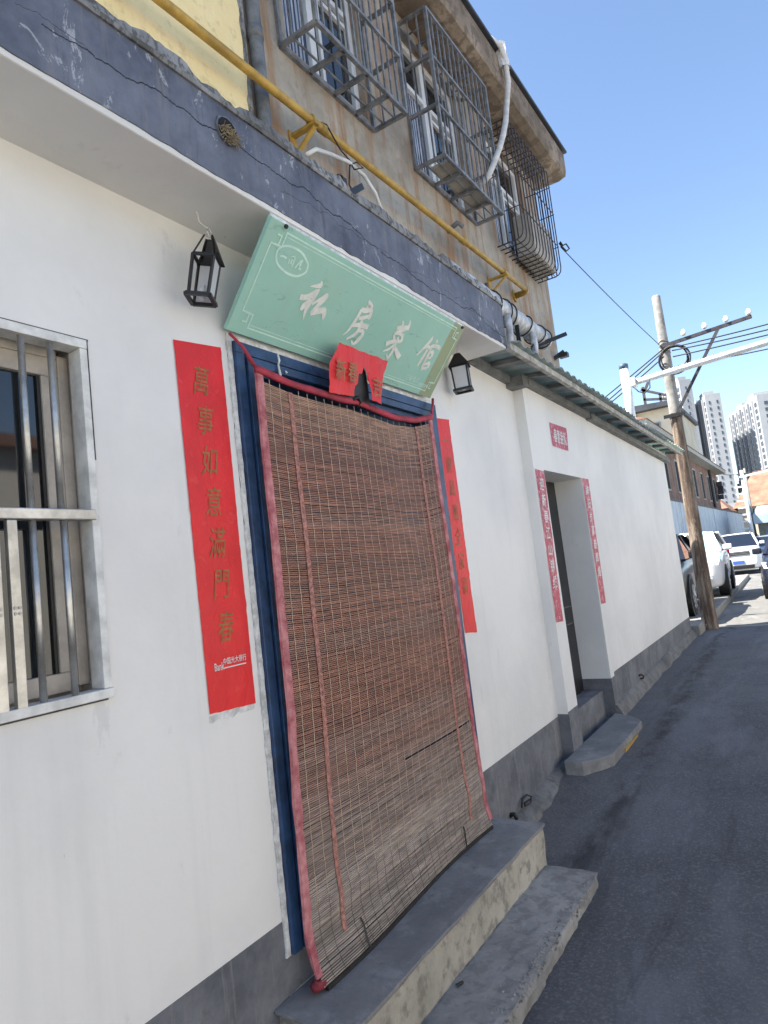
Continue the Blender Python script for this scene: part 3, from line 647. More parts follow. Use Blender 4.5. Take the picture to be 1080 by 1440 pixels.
for i, (a, b) in enumerate(((4.62, 4.86), (4.90, 5.14), (5.18, 5.40))): MB().box(-.36, -.21, a, b, 4.712, 4.73).build('floor_board', 'ac_plastic', c2)
c3 = thing('window_cage', 'round-bar rusty window cage at the far corner of the upper wall', 'security cage', (XU, 6.75, 4.65), 'steel security cages on the upper windows')
y0, y1, z0, z1, xf = 6.15, 7.32, 4.66, 5.93, -.165
def rod(pts, r=.0065, nm='bar'): return MB().tube(pts, r, 6).build(nm, 'rod_steel', c3, smooth=True)
def ubar(y): return [(XU, y, z1), (xf-.03, y, z1), (xf, y, z1-.03), (xf, y, z0+.09), (xf-.01, y, z0+.04), (xf-.035, y, z0+.012), (xf-.08, y, z0), (XU, y, z0)]
for i in range(13): rod(ubar(y0+(y1-y0)*i/12))
for y in (y0, y1):
    for k in range(1, 5): x = XU+(xf-XU)*k/5; rod([(x, y, z0+.005), (x, y, z1-.005)])
for z in (z0+.33, z0+.72, z0+1.05): rod([(XU, y0-.006, z), (xf+.006, y0-.006, z), (xf+.006, y1+.006, z), (XU, y1+.006, z)], .006, 'ring')
for k in range(1, 4): x = XU+(xf-XU)*k/4; rod([(x, y0, z0-.006), (x, y1, z0-.006)], .005, 'floor_rod'); rod([(x, y0, z1+.006), (x, y1, z1+.006)], .005, 'top_rod')
ac = thing('ac_unit', 'pale boxed air conditioner resting inside the far corner cage', 'air conditioner', (-.3, 6.95, 4.67))
MB().box(-.41, -.21, 6.62, 7.26, 4.675, 5.16).build('casing', 'ac_plastic', ac, bevel=.012)
for k in range(6): MB().box(-.40, -.195, 6.66+k*.1, 6.72+k*.1, 4.667, 4.674).build('slat', 'ac_plastic', ac)
hose = thing('condensate_hose', 'thick pale hose hanging from the eaves down to the middle cage', 'hose', (-.08, 5.4, 4.98))
MB().tube([(-.30,5.70,6.50),(-.10,5.78,6.50),(-.04,5.87,6.44),(-.045,5.96,6.32),(-.05,5.985,6.15),(-.08,5.98,6.0),(-.09,5.93,5.85),(-.085,5.84,5.671),(-.09,5.73,5.48),(-.10,5.611,5.296),(-.14,5.50,5.1),(-.19,5.44,4.96),(-.3,5.42,4.9)], .027, 10).build('tube', 'hose_white', hose, smooth=True)
s = MB(); random.seed(5)
s.grid(8, 14, lambda u, v: (lambda c, t: (c[0]+.052*math.cos(t)*(1+.35*noise.noise(Vector((t*2, v*7, 3)))), c[1]+.052*math.sin(t)*(1+.3*noise.noise(Vector((t*3, v*9, 1)))), c[2]))((-.06-.06*v*0, 5.90+.08*v, 6.49-.20*v), 2*math.pi*u))
s.build('plastic_wrap', 'pvc_white', hose)
# ---- insulated pipe at the end of the canopy
ins = thing('insulated_pipe', 'foil-wrapped insulated pipe on legs beyond the end of the blue band', 'pipe', (.1, 4.8, 2.95))
MB().tube([(.10, 3.6+1.82*i/24, 3.335+.004*math.sin(i*2.1)) for i in range(25)], [.074+.007*noise.noise(Vector((i*.9, 0, 0))) for i in range(25)], 14).build('jacket', 'foil_wrap', ins, smooth=True)
for y in (4.30, 4.52, 4.62, 4.93, 5.20, 5.34): MB().tube([(.10+.085*math.cos(t), y+.03*math.sin(t*1.0+y*5), 3.335+.085*math.sin(t)) for t in [2*math.pi*k/16 for k in range(17)]], .006, 5).build('binding_wire', 'cable_black', ins)
for y in (4.46, 4.98): MB().tube([(.15, y, 3.28), (.155, y+.01, 3.18), (.15, y, 3.08), (.15, y+.005, 2.93)], [.028,.026,.024,.026], 10).build('branch', 'foil_wrap', ins, smooth=True)
MB().bar((.16, 4.62, 3.24), (.16, 4.62, 2.93), .03, .012).build('steel_leg', 'black_paint', ins); MB().bar((.16, 4.62, 3.02), (.16, 4.95, 3.14), .012, .025).build('steel_brace', 'black_paint', ins)
MB().bar((.165, 4.93, 3.16), (.165, 4.80, 3.04), .012, .022).build('steel_brace', 'black_paint', ins); MB().bar((.05, 5.22, 3.24), (.30, 5.40, 3.33), .02, .03).build('steel_arm', 'black_paint', ins)
tag(MB().bar((XU, 7.52, 3.80), (XU+.12, 7.55, 3.86), .03, .05).box(XU+.06, XU+.16, 7.5, 7.58, 3.79, 3.84).build('wall_lamp_bracket', 'black_paint'), 'small black bracket on the beige wall near its far corner', 'bracket')
# pipe hole with nest straw in the blue band
nest = thing('pipe_opening', 'straw-stuffed round pipe opening in the blue band', 'pipe opening', (.295, 1.573, 3.05))
MB().tube([(.24, 1.573, 3.068), (.302, 1.573, 3.068)], .052, 8).build('sleeve', 'drain_grey', nest)
MB().tube([(.303, 1.573, 3.068), (.3035, 1.573, 3.068)], .045, 12).build('hole', 'dark_void', nest)
s = MB(); random.seed(4)
for i in range(130):
    a = random.uniform(0, 6.28); r = random.uniform(0, .04); b = random.uniform(0, 6.28); L = random.uniform(.008, .028); y = 1.573+r*math.cos(a); z = 3.055+r*math.sin(a)*.8; dx = random.uniform(.003, .015)
    s.bar((.302, y, z), (.306+dx, y+L*math.cos(b), z+L*math.sin(b)-.01), .0022, .0022)
q = s.build('straw', 'straw', nest); q['kind'] = 'stuff'

# ================================================================== NEXT HOUSE (recessed dark door, green sheet roof)
house = thing('white_house', 'low white house with a recessed dark doorway and grey plinth', 'house', (0, 7.6, 0))
HX = .08
s = MB(); holed(s, HX, 4.772, 10.45, -.2, 2.86, [(5.0, 6.0, .02, 2.19)], .27)
s.poly([(HX,4.772,-.2),(HX,4.772,2.86),(-.2,4.772,2.86),(-.2,4.772,-.2)]); s.poly([(HX,10.45,-.2),(-6,10.45,-.2),(-6,10.45,2.86),(HX,10.45,2.86)])
s.build('wall', 'white_wall', house, fix=False)
MB().box(-6, -.21, 4.775, 10.44, -.2, 2.85).build('rear_block', 'white_wall', house)  # unseen body behind the front, closed against light leaks
s = MB(); s.box(HX, HX+.0035, 4.768, 4.998, -.2, .385); s.box(HX, HX+.0035, 6.0, 6.12, -.2, .395); s.box(HX, HX+.0034, 6.1201, 10.452, -.2, .43); s.box(0, HX+.0033, 4.7685, 4.7718, -.2, .37)
s.box(-.18, HX+.0033, 5.9965, 5.9995, .02, .393)
s.build('plinth', 'plinth_grey', house)
MB().box(-.186, -.176, 5.0, 6.0, .2, 2.19).build('door', 'black_paint', house)
for z in (.9, 1.05): MB().box(-.176, -.172, 5.02, 5.98, z, z+.006).build('door_seam', 'beam_grey', house)
rbox(-.18, .0, 5.002, 5.994, .0, .30, 'threshold_step', 'plinth_grey', house, .07, .004)
s = MB(); N = 90
for i in range(N+1):
    y = 6.0 + 4.45*i/N
    w = .075 + .03*noise.noise(Vector((y*3, 7, 0))); zt = gz(y) + .095 + .012*noise.noise(Vector((y*6, 2, 0)))
    s.v += [(HX-.01, y, gz(y)-.05), (HX-.01, y, zt+.02), (HX+.02, y, zt), (HX+w*.6, y, zt-.035+.01*noise.noise(Vector((y*23, 2, 0)))), (HX+w, y, gz(y)-.01)]
for i in range(N):
    for k in range(5): s.f.append((i*5+k, i*5+(k+1)%5, i*5+5+(k+1)%5, i*5+5+k))
s.f += [(0,1,2,3,4), tuple(N*5+k for k in range(4,-1,-1))]; s.build('footing', 'footing_grey', house)
slab = thing('doorway_slab', 'thin concrete slab step in front of the recessed dark doorway', 'step', (.2, 5.2, 0))
s = MB(); pl = [(.081, 4.54), (.21, 4.54), (.30, 4.64), (.362, 4.75), (.366, 5.20), (.358, 5.70), (.26, 5.84), (.081, 5.97)]
s.prism([(x, y, -.12) for x, y in pl], (0, 0, .225)); s.build('slab', 'step_top', slab, bevel=.006)
MB().box(.3655, .373, 5.05, 5.46, .02, .06).build('yellow_paint_strip', 'pipe_yellow', slab)

# ---- corrugated roof
roof = thing('corrugated_roof', 'pale green corrugated roof sheets overhanging the low white house', 'roof', (.1, 7, 2.9))
rz = lambda y: 2.935 - .011*(y-4)
y = 3.99; k = 0
while y < 10.6:
    yb = min(y+.86, 10.66); pts = []; n = int((yb-y)/.0385)
    prof = (0, 0, 1, 1)
    for i in range(n+1): pts.append((y+(yb-y)*i/n, .021*prof[i % 4]))
    xo = .36+random.uniform(-.012, .012); dz = .002*(k % 2)
    s = MB()
    for yy, h in pts: s.v += [(xo, yy, rz(yy)+h-.028+dz), (.0, yy, rz(yy)+h+dz), (-1.2, yy, rz(yy)+h+.12+dz)]
    for i in range(n):
        for j in (0, 1): s.f.append((i*3+j, i*3+j+1, i*3+4+j, i*3+3+j))
    s.build('sheet', 'roof_sheet', roof, fix=False, solid=.004); y = yb-.03; k += 1
bz = lambda y: rz(y)-.055
MB().bar((.30, 3.985, bz(3.985)+.004), (.30, 7.3, bz(7.3)+.004), .035, .045).build('batten', 'batten_wood', roof); MB().bar((.298, 7.305, bz(7.3)+.004), (.298, 10.66, bz(10.66)+.006), .035, .045).build('batten', 'batten_wood', roof)
MB().bar((.022, 3.99, 2.886), (.022, 4.86, 2.852), .045, .055).build('beam', 'beam_grey', roof); MB().bar((.105, 4.80, 2.855), (.105, 6.62, 2.828), .05, .055).build('beam', 'beam_grey', roof)
MB().box(.0, .135, 4.65, 4.766, 2.80, 2.88).build('beam_block', 'beam_grey', roof)
MB().bar((.11, 6.45, 2.822), (.11, 10.60, 2.735), .06, .06).build('beam', 'beam_grey', roof)
y = 4.35
while y < 10.6:
    MB().bar((.02 if y < 4.8 else .12, y, rz(y)-.028), (.285, y, rz(y)-.048), .10 if int(y*10) % 3 else .05, .03).build('rafter', 'beam_grey', roof); y += .47
pg = thing('roof_gap_board', 'dark fascia board closing the gap under the green roof', 'board', (.04, 7, 2.85))
MB().box(-.02, .078, 4.87, 10.44, 2.862, 2.872).build('board', 'beam_grey', pg)

# ================================================================== SHOP SIGN
A = Vector((.315, 0, 2.826)); B = Vector((.035, 0, 2.492)); VV = A-B; NN = Vector((VV.z, 0, -VV.x)).normalized()
def sp(y, v, off=0.0): p = B + VV*v + NN*off; return Vector((p.x, y, p.z))
sign = thing('shop_sign', 'pale green sign board with white brush characters tilted above the door', 'sign', (.03, 2.5, 2.49))
s = MB(); c = [sp(1.748, 0), sp(3.325, 0), sp(3.312, 1), sp(1.745, 1)]; s.prism(c, NN*-.022); s.build('board', 'sign_green', sign, bevel=.002)
def line(s, pts, w, off):
    P = [(Vector((y, v*VV.length))) for y, v in pts]
    for a, b in zip(P, P[1:]):
        d = (b-a).normalized(); n = Vector((-d.y, d.x))*w/2; a2 = a-d*w/2; b2 = b+d*w/2
        s.poly([sp(q.x, q.y/VV.length, off) for q in (a2-n, b2-n, b2+n, a2+n)]); off += .00012
    return off
def fretline(y0, y1, v0, v1, a, b):
    """rectangle line with small square key corners"""
    L = []
    L.append([(y0+a, v1), (y1-a, v1)]); L.append([(y0+a, v0), (y1-a, v0)]); L.append([(y0, v0+b), (y0, v1-b)]); L.append([(y1, v0+b), (y1, v1-b)])
    for cy, dy in ((y0, 1), (y1, -1)):
        for cv, dv in ((v0, 1), (v1, -1)):
            L.append([(cy+dy*a, cv), (cy+dy*a, cv+dv*b*.95), (cy+dy*a*.35, cv+dv*b*.95)]); L.append([(cy, cv+dv*b), (cy+dy*a*.65, cv+dv*b), (cy+dy*a*.65, cv+dv*b*.35), (cy+dy*a*.3, cv+dv*b*.35)])
    return L
s = MB(); off = .0012
for ln in fretline(1.785, 3.285, .075, .945, .055, .13): off = line(s, ln, .0058, off)
s.build('border_line', 'ink_line', sign, fix=False)
s = MB(); off = .0012
for ln in ([(1.85, .915), (3.22, .915)], [(1.85, .105), (3.22, .105)]): off = line(s, ln, .0025, off)
s.build('inner_line', 'ink_line', sign, fix=False)
STROKES = {"si":[[[2.112,0.719,4.6],[2.115,0.679,18.2],[2.089,0.653,10.8],[2.063,0.63,1.8]],[[2.033,0.506,17.7],[2.062,0.52,18.9],[2.091,0.565,19.9],[2.111,0.621,18.3],[2.11,0.636,10.9]],[[2.111,0.621,16.4],[2.107,0.53,13.8],[2.094,0.448,15.6],[2.095,0.383,11.1],[2.102,0.32,2.8]],[[2.096,0.523,9.1],[2.072,0.442,19.9],[2.066,0.396,9.1]],[[2.168,0.635,6.6],[2.173,0.606,18.8],[2.153,0.516,16.9],[2.129,0.41,14.0]],[[2.126,0.403,15.8],[2.16,0.45,21.7],[2.2,0.487,19.3]],[[2.195,0.497,12.4],[2.206,0.447,19.4],[2.21,0.392,3.9]],[[2.112,0.488,7.4],[2.142,0.555,11.1],[2.17,0.627,10.3]]],"fang":[[[2.442,0.756,4.2],[2.459,0.729,19.3],[2.476,0.701,23.9],[2.445,0.694,8.5]],[[2.418,0.644,15.9],[2.455,0.654,19.4],[2.49,0.693,14.2]],[[2.487,0.686,15.3],[2.496,0.63,16.5],[2.494,0.582,11.0]],[[2.43,0.553,11.8],[2.458,0.576,16.3],[2.489,0.617,12.0]],[[2.42,0.646,12.7],[2.418,0.568,14.8],[2.407,0.469,13.8],[2.396,0.39,8.5],[2.374,0.328,3.2]],[[2.407,0.458,11.8],[2.45,0.491,17.4],[2.518,0.51,20.1]],[[2.451,0.543,14.1],[2.469,0.513,10.9]],[[2.465,0.49,14.2],[2.456,0.406,16.4],[2.434,0.351,11.9],[2.409,0.307,7.5]],[[2.456,0.427,8.7],[2.49,0.448,14.4],[2.502,0.413,16.8],[2.488,0.341,18.9],[2.469,0.277,6.7]],[[2.445,0.316,4.4],[2.467,0.281,11.1]]],"cai":[[[2.747,0.729,4.9],[2.76,0.693,13.6],[2.758,0.646,12.4]],[[2.8,0.768,6.2],[2.81,0.724,15.1],[2.802,0.657,12.6]],[[2.725,0.631,15.8],[2.772,0.666,16.2],[2.824,0.688,19.0]],[[2.735,0.582,9.9],[2.765,0.617,14.9],[2.802,0.657,11.3]],[[2.726,0.548,12.3],[2.753,0.497,14.9]],[[2.727,0.555,9.9],[2.759,0.585,12.4],[2.809,0.581,15.2]],[[2.802,0.577,13.9],[2.81,0.507,16.6]],[[2.766,0.544,11.2],[2.781,0.513,11.4]],[[2.7,0.421,22.0],[2.74,0.472,16.1],[2.808,0.512,14.0]],[[2.767,0.505,15.0],[2.777,0.408,16.4],[2.773,0.313,12.7],[2.767,0.27,5.1]],[[2.765,0.453,11.3],[2.745,0.39,11.2],[2.703,0.332,4.9]],[[2.774,0.44,7.6],[2.816,0.384,21.9],[2.857,0.335,26.4]],[[2.741,0.319,5.0],[2.767,0.281,11.4]]],"guan":[[[3.05,0.726,4.2],[3.054,0.679,16.8],[3.031,0.576,16.7],[2.993,0.439,5.5]],[[3.023,0.547,11.2],[3.054,0.594,15.5],[3.068,0.584,11.3]],[[3.064,0.557,12.8],[3.056,0.442,18.5],[3.048,0.327,8.6]],[[3.103,0.715,7.1],[3.117,0.674,18.7]],[[3.068,0.572,11.4],[3.101,0.627,15.7],[3.16,0.636,19.1],[3.166,0.609,10.3]],[[3.092,0.611,10.0],[3.093,0.499,15.8],[3.093,0.35,13.1],[3.108,0.301,7.3]],[[3.084,0.52,11.4],[3.126,0.567,16.0]],[[3.126,0.567,13.1],[3.13,0.495,16.1]],[[3.093,0.462,10.1],[3.133,0.49,13.2]],[[3.101,0.379,11.6],[3.143,0.426,16.2]],[[3.146,0.421,14.7],[3.144,0.351,16.3]],[[3.102,0.329,11.6],[3.139,0.348,14.8]]],"logo":[[[1.851,0.749,4.1],[1.867,0.76,5.8],[1.885,0.754,5.1]],[[1.901,0.763,3.9],[1.905,0.719,4.6]],[[1.916,0.771,5.2],[1.914,0.741,5.3],[1.922,0.729,3.5]],[[1.904,0.783,2.4],[1.916,0.798,4.2],[1.925,0.79,4.6],[1.927,0.748,4.9],[1.928,0.711,4.9]],[[1.96,0.797,5.3],[1.952,0.76,5.3],[1.945,0.714,5.4]],[[1.958,0.79,6.5],[1.967,0.798,5.4],[1.961,0.76,5.4]],[[1.959,0.751,5.4],[1.969,0.766,4.7]],[[1.961,0.727,5.4],[1.976,0.724,6.5]],[[1.964,0.755,4.3],[1.967,0.72,4.3]]],"oval":[[[1.832,0.735,6.7],[1.83,0.786,6.7],[1.843,0.826,6.7],[1.868,0.852,6.8],[1.896,0.862,7.0],[1.928,0.863,7.0],[1.958,0.85,7.1],[1.99,0.813,7.2],[2.004,0.787,6.2],[2.009,0.734,7.3],[1.996,0.694,7.2],[1.972,0.659,7.3],[1.94,0.646,7.1],[1.905,0.648,7.1],[1.872,0.664,6.9],[1.848,0.691,6.8],[1.832,0.735,6.7]]]}
def ribbon(s, st, off):
    P = [Vector((y, v*VV.length)) for y, v, w in st]; W = [w*1.28/1000 for y, v, w in st]
    # resample with a smooth curve
    Q = []; n = len(P)
    for i in range(n-1):
        p0, p1, p2, p3 = P[max(i-1, 0)], P[i], P[i+1], P[min(i+2, n-1)]
        for k in range(6):
            t = k/6; Q.append((0.5*((2*p1)+(p2-p0)*t+(2*p0-5*p1+4*p2-p3)*t*t+(3*p1-p0-3*p2+p3)*t**3), W[i]+(W[i+1]-W[i])*t))
    Q.append((P[-1], W[-1])); L = []; Rr = []
    for i, (p, w) in enumerate(Q):
        d = (Q[min(i+1, len(Q)-1)][0]-Q[max(i-1, 0)][0]).normalized(); nn = Vector((-d.y, d.x))*w/2; L.append(p+nn); Rr.append(p-nn)
    for i in range(len(Q)-1): s.poly([sp(q.x, q.y/VV.length, off) for q in (L[i], L[i+1], Rr[i+1], Rr[i])])
for ch in ('si', 'fang', 'cai', 'guan'):
    s = MB()
    for i, st in enumerate(STROKES[ch]): ribbon(s, st, .0012+.00015*i)
    s.build('character', 'ink_sign', sign, fix=False)
s = MB()
for i, st in enumerate(STROKES['logo']): ribbon(s, st, .0012+.00015*i)
s.build('logo_lettering', 'ink_line', sign, fix=False)
s = MB(); ribbon(s, STROKES['oval'][0], .0012); s.build('logo_oval', 'ink_line', sign, fix=False)
def sign_text(body, y, v, h, m, nm, bold=0.0):
    vs, fs = text_mesh(body, bold, 0.1); s = MB(); s.add([sp(y+q.x*h, v+q.y*h/VV.length, .0013) for q in vs], fs); s.build(nm, m, sign, fix=False)
sign_text('订餐电话', 3.06, .165, .034, 'ink_line', 'small_lettering')
s = MB(); random.seed(9)
for i in range(11):
    y = 3.135+i*.0098; s.poly([sp(y, .115-.0*i, .0013), sp(y+.005, .115, .0013), sp(y+.006, .155, .0013), sp(y+.001, .155, .0013)])
s.build('small_print', 'ink_line', sign, fix=False)
for y in (1.82, 3.28): MB().tube([sp(y, .985, .0), sp(y, .985, .008)], .008, 8).build('screw', 'trim_black', sign)
# hanging edge trim
MB().bar(sp(1.745, 1.006, -.014), sp(3.312, 1.006, -.014), .006, .012).build('top_trim', 'chipped_white', sign)

# ================================================================== COUPLETS
def ripple(y, z): return .0035*noise.noise(Vector((y*9, z*3.5, 1))) + .0015*noise.noise(Vector((y*30, z*17, 4)))
def strip(name, label, cat, m, ink, chars, x, q, size, bold=.012, group=None, extra=None, vert=True, lean=0.0, torn=.0025, fold=()):
    """paper strip: q = corners (yTL,zTL,yTR,zTR,yBR,zBR,yBL,zBL)"""
    t = thing(name, label, cat, (x, q[0], q[7]), group)
    tl, tr, br, bl = Vector(q[0:2]), Vector(q[2:4]), Vector(q[4:6]), Vector(q[6:8])
    def at(u, v): return (tl*(1-u)+tr*u)*(1-v) + (bl*(1-u)+br*u)*v
    def fx(u, v):
        p = at(u, v); e = torn*noise.noise(Vector((p.y*40, u*3, 2)))*(1 if u in (0, 1) else 0)
        e2 = torn*1.5*noise.noise(Vector((p.x*60, v*3, 6)))*(1 if v > .999 else 0)
        cr = sum(.0025*max(0, 1-abs(v-f)*90) for f in fold)
        return Vector((x+.003+ripple(p.x, p.y)*.8+cr, p.x+e, p.y+e2))
    MB().grid(10, 60, fx).build('paper', m, t, smooth=True, fix=False)
    n = len(chars)
    for i, ch in enumerate(chars):
        s = MB(); vs, fs = text_mesh(ch, bold, .12)
        if vert: v0, v1 = extra or (.05, .84); cu, cv = .5+lean, v0+(v1-v0)*(i+.5)/n
        else: cu, cv = .14+.76*(i+.5)/n, .5
        c = at(cu, cv)
        s.add([(lambda p: (x+.0052+ripple(p[0], p[1])*.8, p[0], p[1]))((c.x+a.x*size[0]+a.y*.12*size[0], c.y+a.y*size[1])) for a in vs], fs)
        s.build('character', ink, t, fix=False)
    return t, at
G = 'red couplets beside the blue door'
t, at = strip('red_couplet', 'bright red paper couplet with gold characters left of the blue door', 'couplet', 'red_paper', 'ink_gold', '萬事如意滿門春', 0.0, (1.519,2.407,1.741,2.430,1.745,1.112,1.533,1.122), (.078,.115), .004, G, fold=(.47,.73))
vs, fs = text_mesh('Bank', .012); s = MB(); c = at(.22, .885); s.add([(.0055, c.x+.012+a.x*.022, c.y+a.y*.036) for a in vs], fs)
vs, fs = text_mesh('中国光大银行', .008); c = at(.62, .877); s.add([(.0056, c.x+a.x*.0185, c.y+a.y*.024+.005) for a in vs], fs)
c = at(.62, .889); s.box(.0052, .0056, c.x-.052, c.x+.052, c.y-.003, c.y+.001); s.build('bank_lettering', 'ink_white', t, fix=False)
s = MB(); s.grid(16, 2, lambda u, v: (.0012, 1.53+.21*u, 1.118-.022*v*(1+.7*noise.noise(Vector((u*9, 3, 0))))-.003+.002*u)); s.build('glue_stain', 'chipped_white', t)
strip('red_couplet', 'bright red paper couplet right of the blue door, partly behind its casing', 'couplet', 'red_paper', 'ink_gold', '一帆風順全家福', 0.0, (3.43,2.40,3.603,2.414,3.607,1.118,3.455,1.135), (.075,.11), .002, G, fold=(.47,.73), torn=.005)
# torn lintel banner
t = thing('torn_red_banner', 'torn red paper banner hanging over the sign edge and door head', 'banner', (.12, 2.5, 2.33))
TP = [(.132,2.312,2.546),(.133,2.719,2.55),(.121,2.674,2.47),(.099,2.638,2.325),(.1,2.546,2.327),(.107,2.553,2.379),(.118,2.532,2.45),(.123,2.51,2.482),(.117,2.491,2.445),(.116,2.468,2.441),(.11,2.463,2.397),(.106,2.434,2.372),(.1,2.435,2.333),(.098,2.248,2.317),(.117,2.251,2.446)]
poly = []
for a, b in zip(TP, TP[1:]+TP[:1]):
    a = Vector(a); b = Vector(b); n = max(2, int((b-a).length/.012))
    for i in range(n):
        p = a.lerp(b, i/n); q = noise.noise_vector(p*60)*.004; poly.append(Vector((p.x, p.y+q.y, p.z+q.z)))
b = bmesh.new(); bv = [b.verts.new(p) for p in poly]; b.faces.new(bv); bmesh.ops.triangulate(b, faces=b.faces[:]); bmesh.ops.subdivide_edges(b, edges=b.edges[:], cuts=2, use_grid_fill=True)
for v in b.verts: v.co.x += .010*noise.noise(Vector((v.co.y*11, v.co.z*7, 2))) + .014 + (.02 if v.co.y > 2.54 else 0)*max(0, (2.45-v.co.z)/.13)
me = D.meshes.new('paper'); b.to_mesh(me); b.free(); me.materials.append(MATS['red_paper'])
o = D.objects.new('paper', me); COL.objects.link(o); o.parent = t; o.matrix_parent_inverse = Matrix.Translation(LOC[t.name]).inverted()
for ch, y, z in (('新', 2.315, 2.425), ('春', 2.405, 2.432), ('吉', 2.607, 2.40)):
    s = MB(); vs, fs = text_mesh(ch, .014, .1); s.add([(.119+.022+(z+a.y*.085-2.42)*.15, y+a.x*.075, z+a.y*.10) for a in vs], fs)
    s.build('character', 'ink_gold', t, fix=False)
MB().poly([(.098,2.41,2.31),(.098,2.58,2.31),(.108,2.57,2.40),(.118,2.545,2.47),(.124,2.51,2.50),(.116,2.47,2.46),(.106,2.425,2.39)]).build('notch_shade_flap', 'trim_black', t, fix=False)  # black sheet standing in for the shadowed gap behind the tear
G = 'pink couplets of the recessed doorway'
strip('pink_couplet', 'faded pink couplet on the near side of the recessed doorway', 'couplet', 'pink_paper', 'ink_white', '迎新春江山锦绣', HX, (4.795,2.183,4.985,2.176,4.945,1.02,4.785,1.03), (.095,.105), .016, G, (.04, .80))
strip('pink_couplet', 'faded pink couplet on the far side of the recessed doorway', 'couplet', 'pink_paper', 'ink_white', '辞旧岁事泰辉煌', HX, (6.012,2.19,6.215,2.191,6.185,1.04,6.03,1.045), (.10,.10), .016, G, (.04, .80))
strip('pink_sticker', 'square pink paper with white characters above the recessed doorway', 'sticker', 'pink_paper', 'ink_white', '春意盎然', HX, (5.30,2.612,5.76,2.62,5.72,2.41,5.30,2.412), (.085,.125), .014, None, None, False)

# ================================================================== LANTERNS
def lantern(label, c, tilt, full, hang):
    t = thing('wall_lantern', label, 'lantern', c, 'black box lanterns under the canopy')
    M4 = Matrix.Translation(Vector(c)) @ Matrix.Rotation(tilt[0], 4, 'X') @ Matrix.Rotation(tilt[1], 4, 'Y') @ Matrix.Rotation(tilt[2], 4, 'Z')
    def P(*p): return M4 @ Vector(p)
    w, wt, h = (.034, .037, .150) if not full else (.044, .047, .145)
    def ring(z, a, th): 
        q = MB()
        for p1, p2 in (((-a,-a,z),(a,-a,z)),((a,-a,z),(a,a,z)),((a,a,z),(-a,a,z)),((-a,a,z),(-a,-a,z))): q.bar(P(*p1), P(*p2), th, th)
        return q
    ring(.0, w+.008, .013).build('base_frame', 'black_paint', t); ring(h, wt, .010).build('top_frame', 'black_paint', t)
    for i, j in ((-1,-1),(1,-1),(1,1),(-1,1)): MB().bar(P(i*w, j*w, 0), P(i*wt, j*wt, h), .009, .009).build('corner_post', 'black_paint', t)
    a, b = wt+.014, .014
    faces = (((1,-1),(1,1)), ((1,1),(-1,1)), ((-1,1),(-1,-1)), ((-1,-1),(1,-1)))
    for k, (p1, p2) in enumerate(faces):
        if full or k in (0, 1):
            q = [P(p1[0]*a, p1[1]*a, h+.002), P(p2[0]*a, p2[1]*a, h+.002), P(p2[0]*b, p2[1]*b, h+.085), P(p1[0]*b, p1[1]*b, h+.085)]
            nn = (q[1]-q[0]).cross(q[3]-q[0]).normalized()*.003; MB().prism(q, nn).build('roof_panel', 'black_paint', t)
        if full or k in (0, 1):
            q = [P(p1[0]*w*.98, p1[1]*w*.98, .006), P(p2[0]*w*.98, p2[1]*w*.98, .006), P(p2[0]*wt*.98, p2[1]*wt*.98, h-.004), P(p1[0]*wt*.98, p1[1]*wt*.98, h-.004)]
            nn = (q[1]-q[0]).cross(q[3]-q[0]).normalized()*.002; MB().prism(q, nn).build('pane', 'lamp_glass', t)
    if not full:
        for i, j in ((-1,-1),(1,-1),(-1,1)): MB().bar(P(i*wt, j*wt, h), P(i*b, j*b, h+.085), .006, .006).build('roof_rib', 'black_paint', t)
    MB().tube([P(0,0,.0), P(0,0,.05)], .012, 10).build('bulb_holder', 'chipped_white', t)
    top = P(0, 0, h+.085)
    MB().tube([top, top+Vector((0,.010,.018)), top+Vector((0,0,.034)), top+Vector((0,-.010,.018)), top], .0028, 6).build('hanging_loop', 'steel_bright', t)
    MB().tube([top+Vector((0,0,.03))] + [Vector(p) for p in hang], .0026, 6).build('hanging_wire', 'hose_white', t)
    return t
lantern('black wire-hung lantern with missing panes, near the left couplet', (.10, 1.572, 2.536), (R(-9), R(8), R(33)), False, [(.10, 1.600, 2.83), (.10, 1.59, 2.868)])
lantern('small complete black lantern hanging past the right end of the sign', (.10, 3.66, 2.585), (R(2), R(-2), R(18)), True, [(.10, 3.665, 2.84), (.10, 3.66, 2.868)])

# ================================================================== BAMBOO BLIND
bl = thing('bamboo_blind', 'brown bamboo slat curtain with pink fabric edging hanging over the blue door', 'blind', (.08, 2.55, .12))
LE = [(0,1.834),(.125,1.831),(.45,1.831),(.58,1.830),(.72,1.815),(.92,1.812),(1,1.812)]
RE = [(0,3.215),(.18,3.224),(.35,3.250),(.52,3.255),(.66,3.268),(.78,3.278),(.88,3.300),(1,3.325)]
TZ = [(0,2.335),(.15,2.309),(.28,2.304),(.39,2.300),(.46,2.309),(.56,2.296),(.70,2.282),(.85,2.296),(1,2.348)]
def blind(u, v, off=0.0):
    y = lerp(LE, v)*(1-u) + lerp(RE, v)*u
    zt = lerp(TZ, u); z0 = 2.335; zb = .128
    z = z0 + (zb-z0)*v + (zt-z0)*(1-v)**1.6
    x = .080 + .016*math.sin(math.pi*u)*math.sin(math.pi*v) + .004*noise.noise(Vector((u*2.2, v*5, 0))) - .012*v
    x += .05*max(0, (v-.93)/.07)**1.6 * (.6+.4*math.sin(u*5+1)) + .010*math.exp(-((v-.9)/.03)**2)*math.sin(u*9)
    z += .0025*noise.noise(Vector((u*3, v*14, 7)))
    return Vector((x+off, y, z))
NS = 296; random.seed(21)
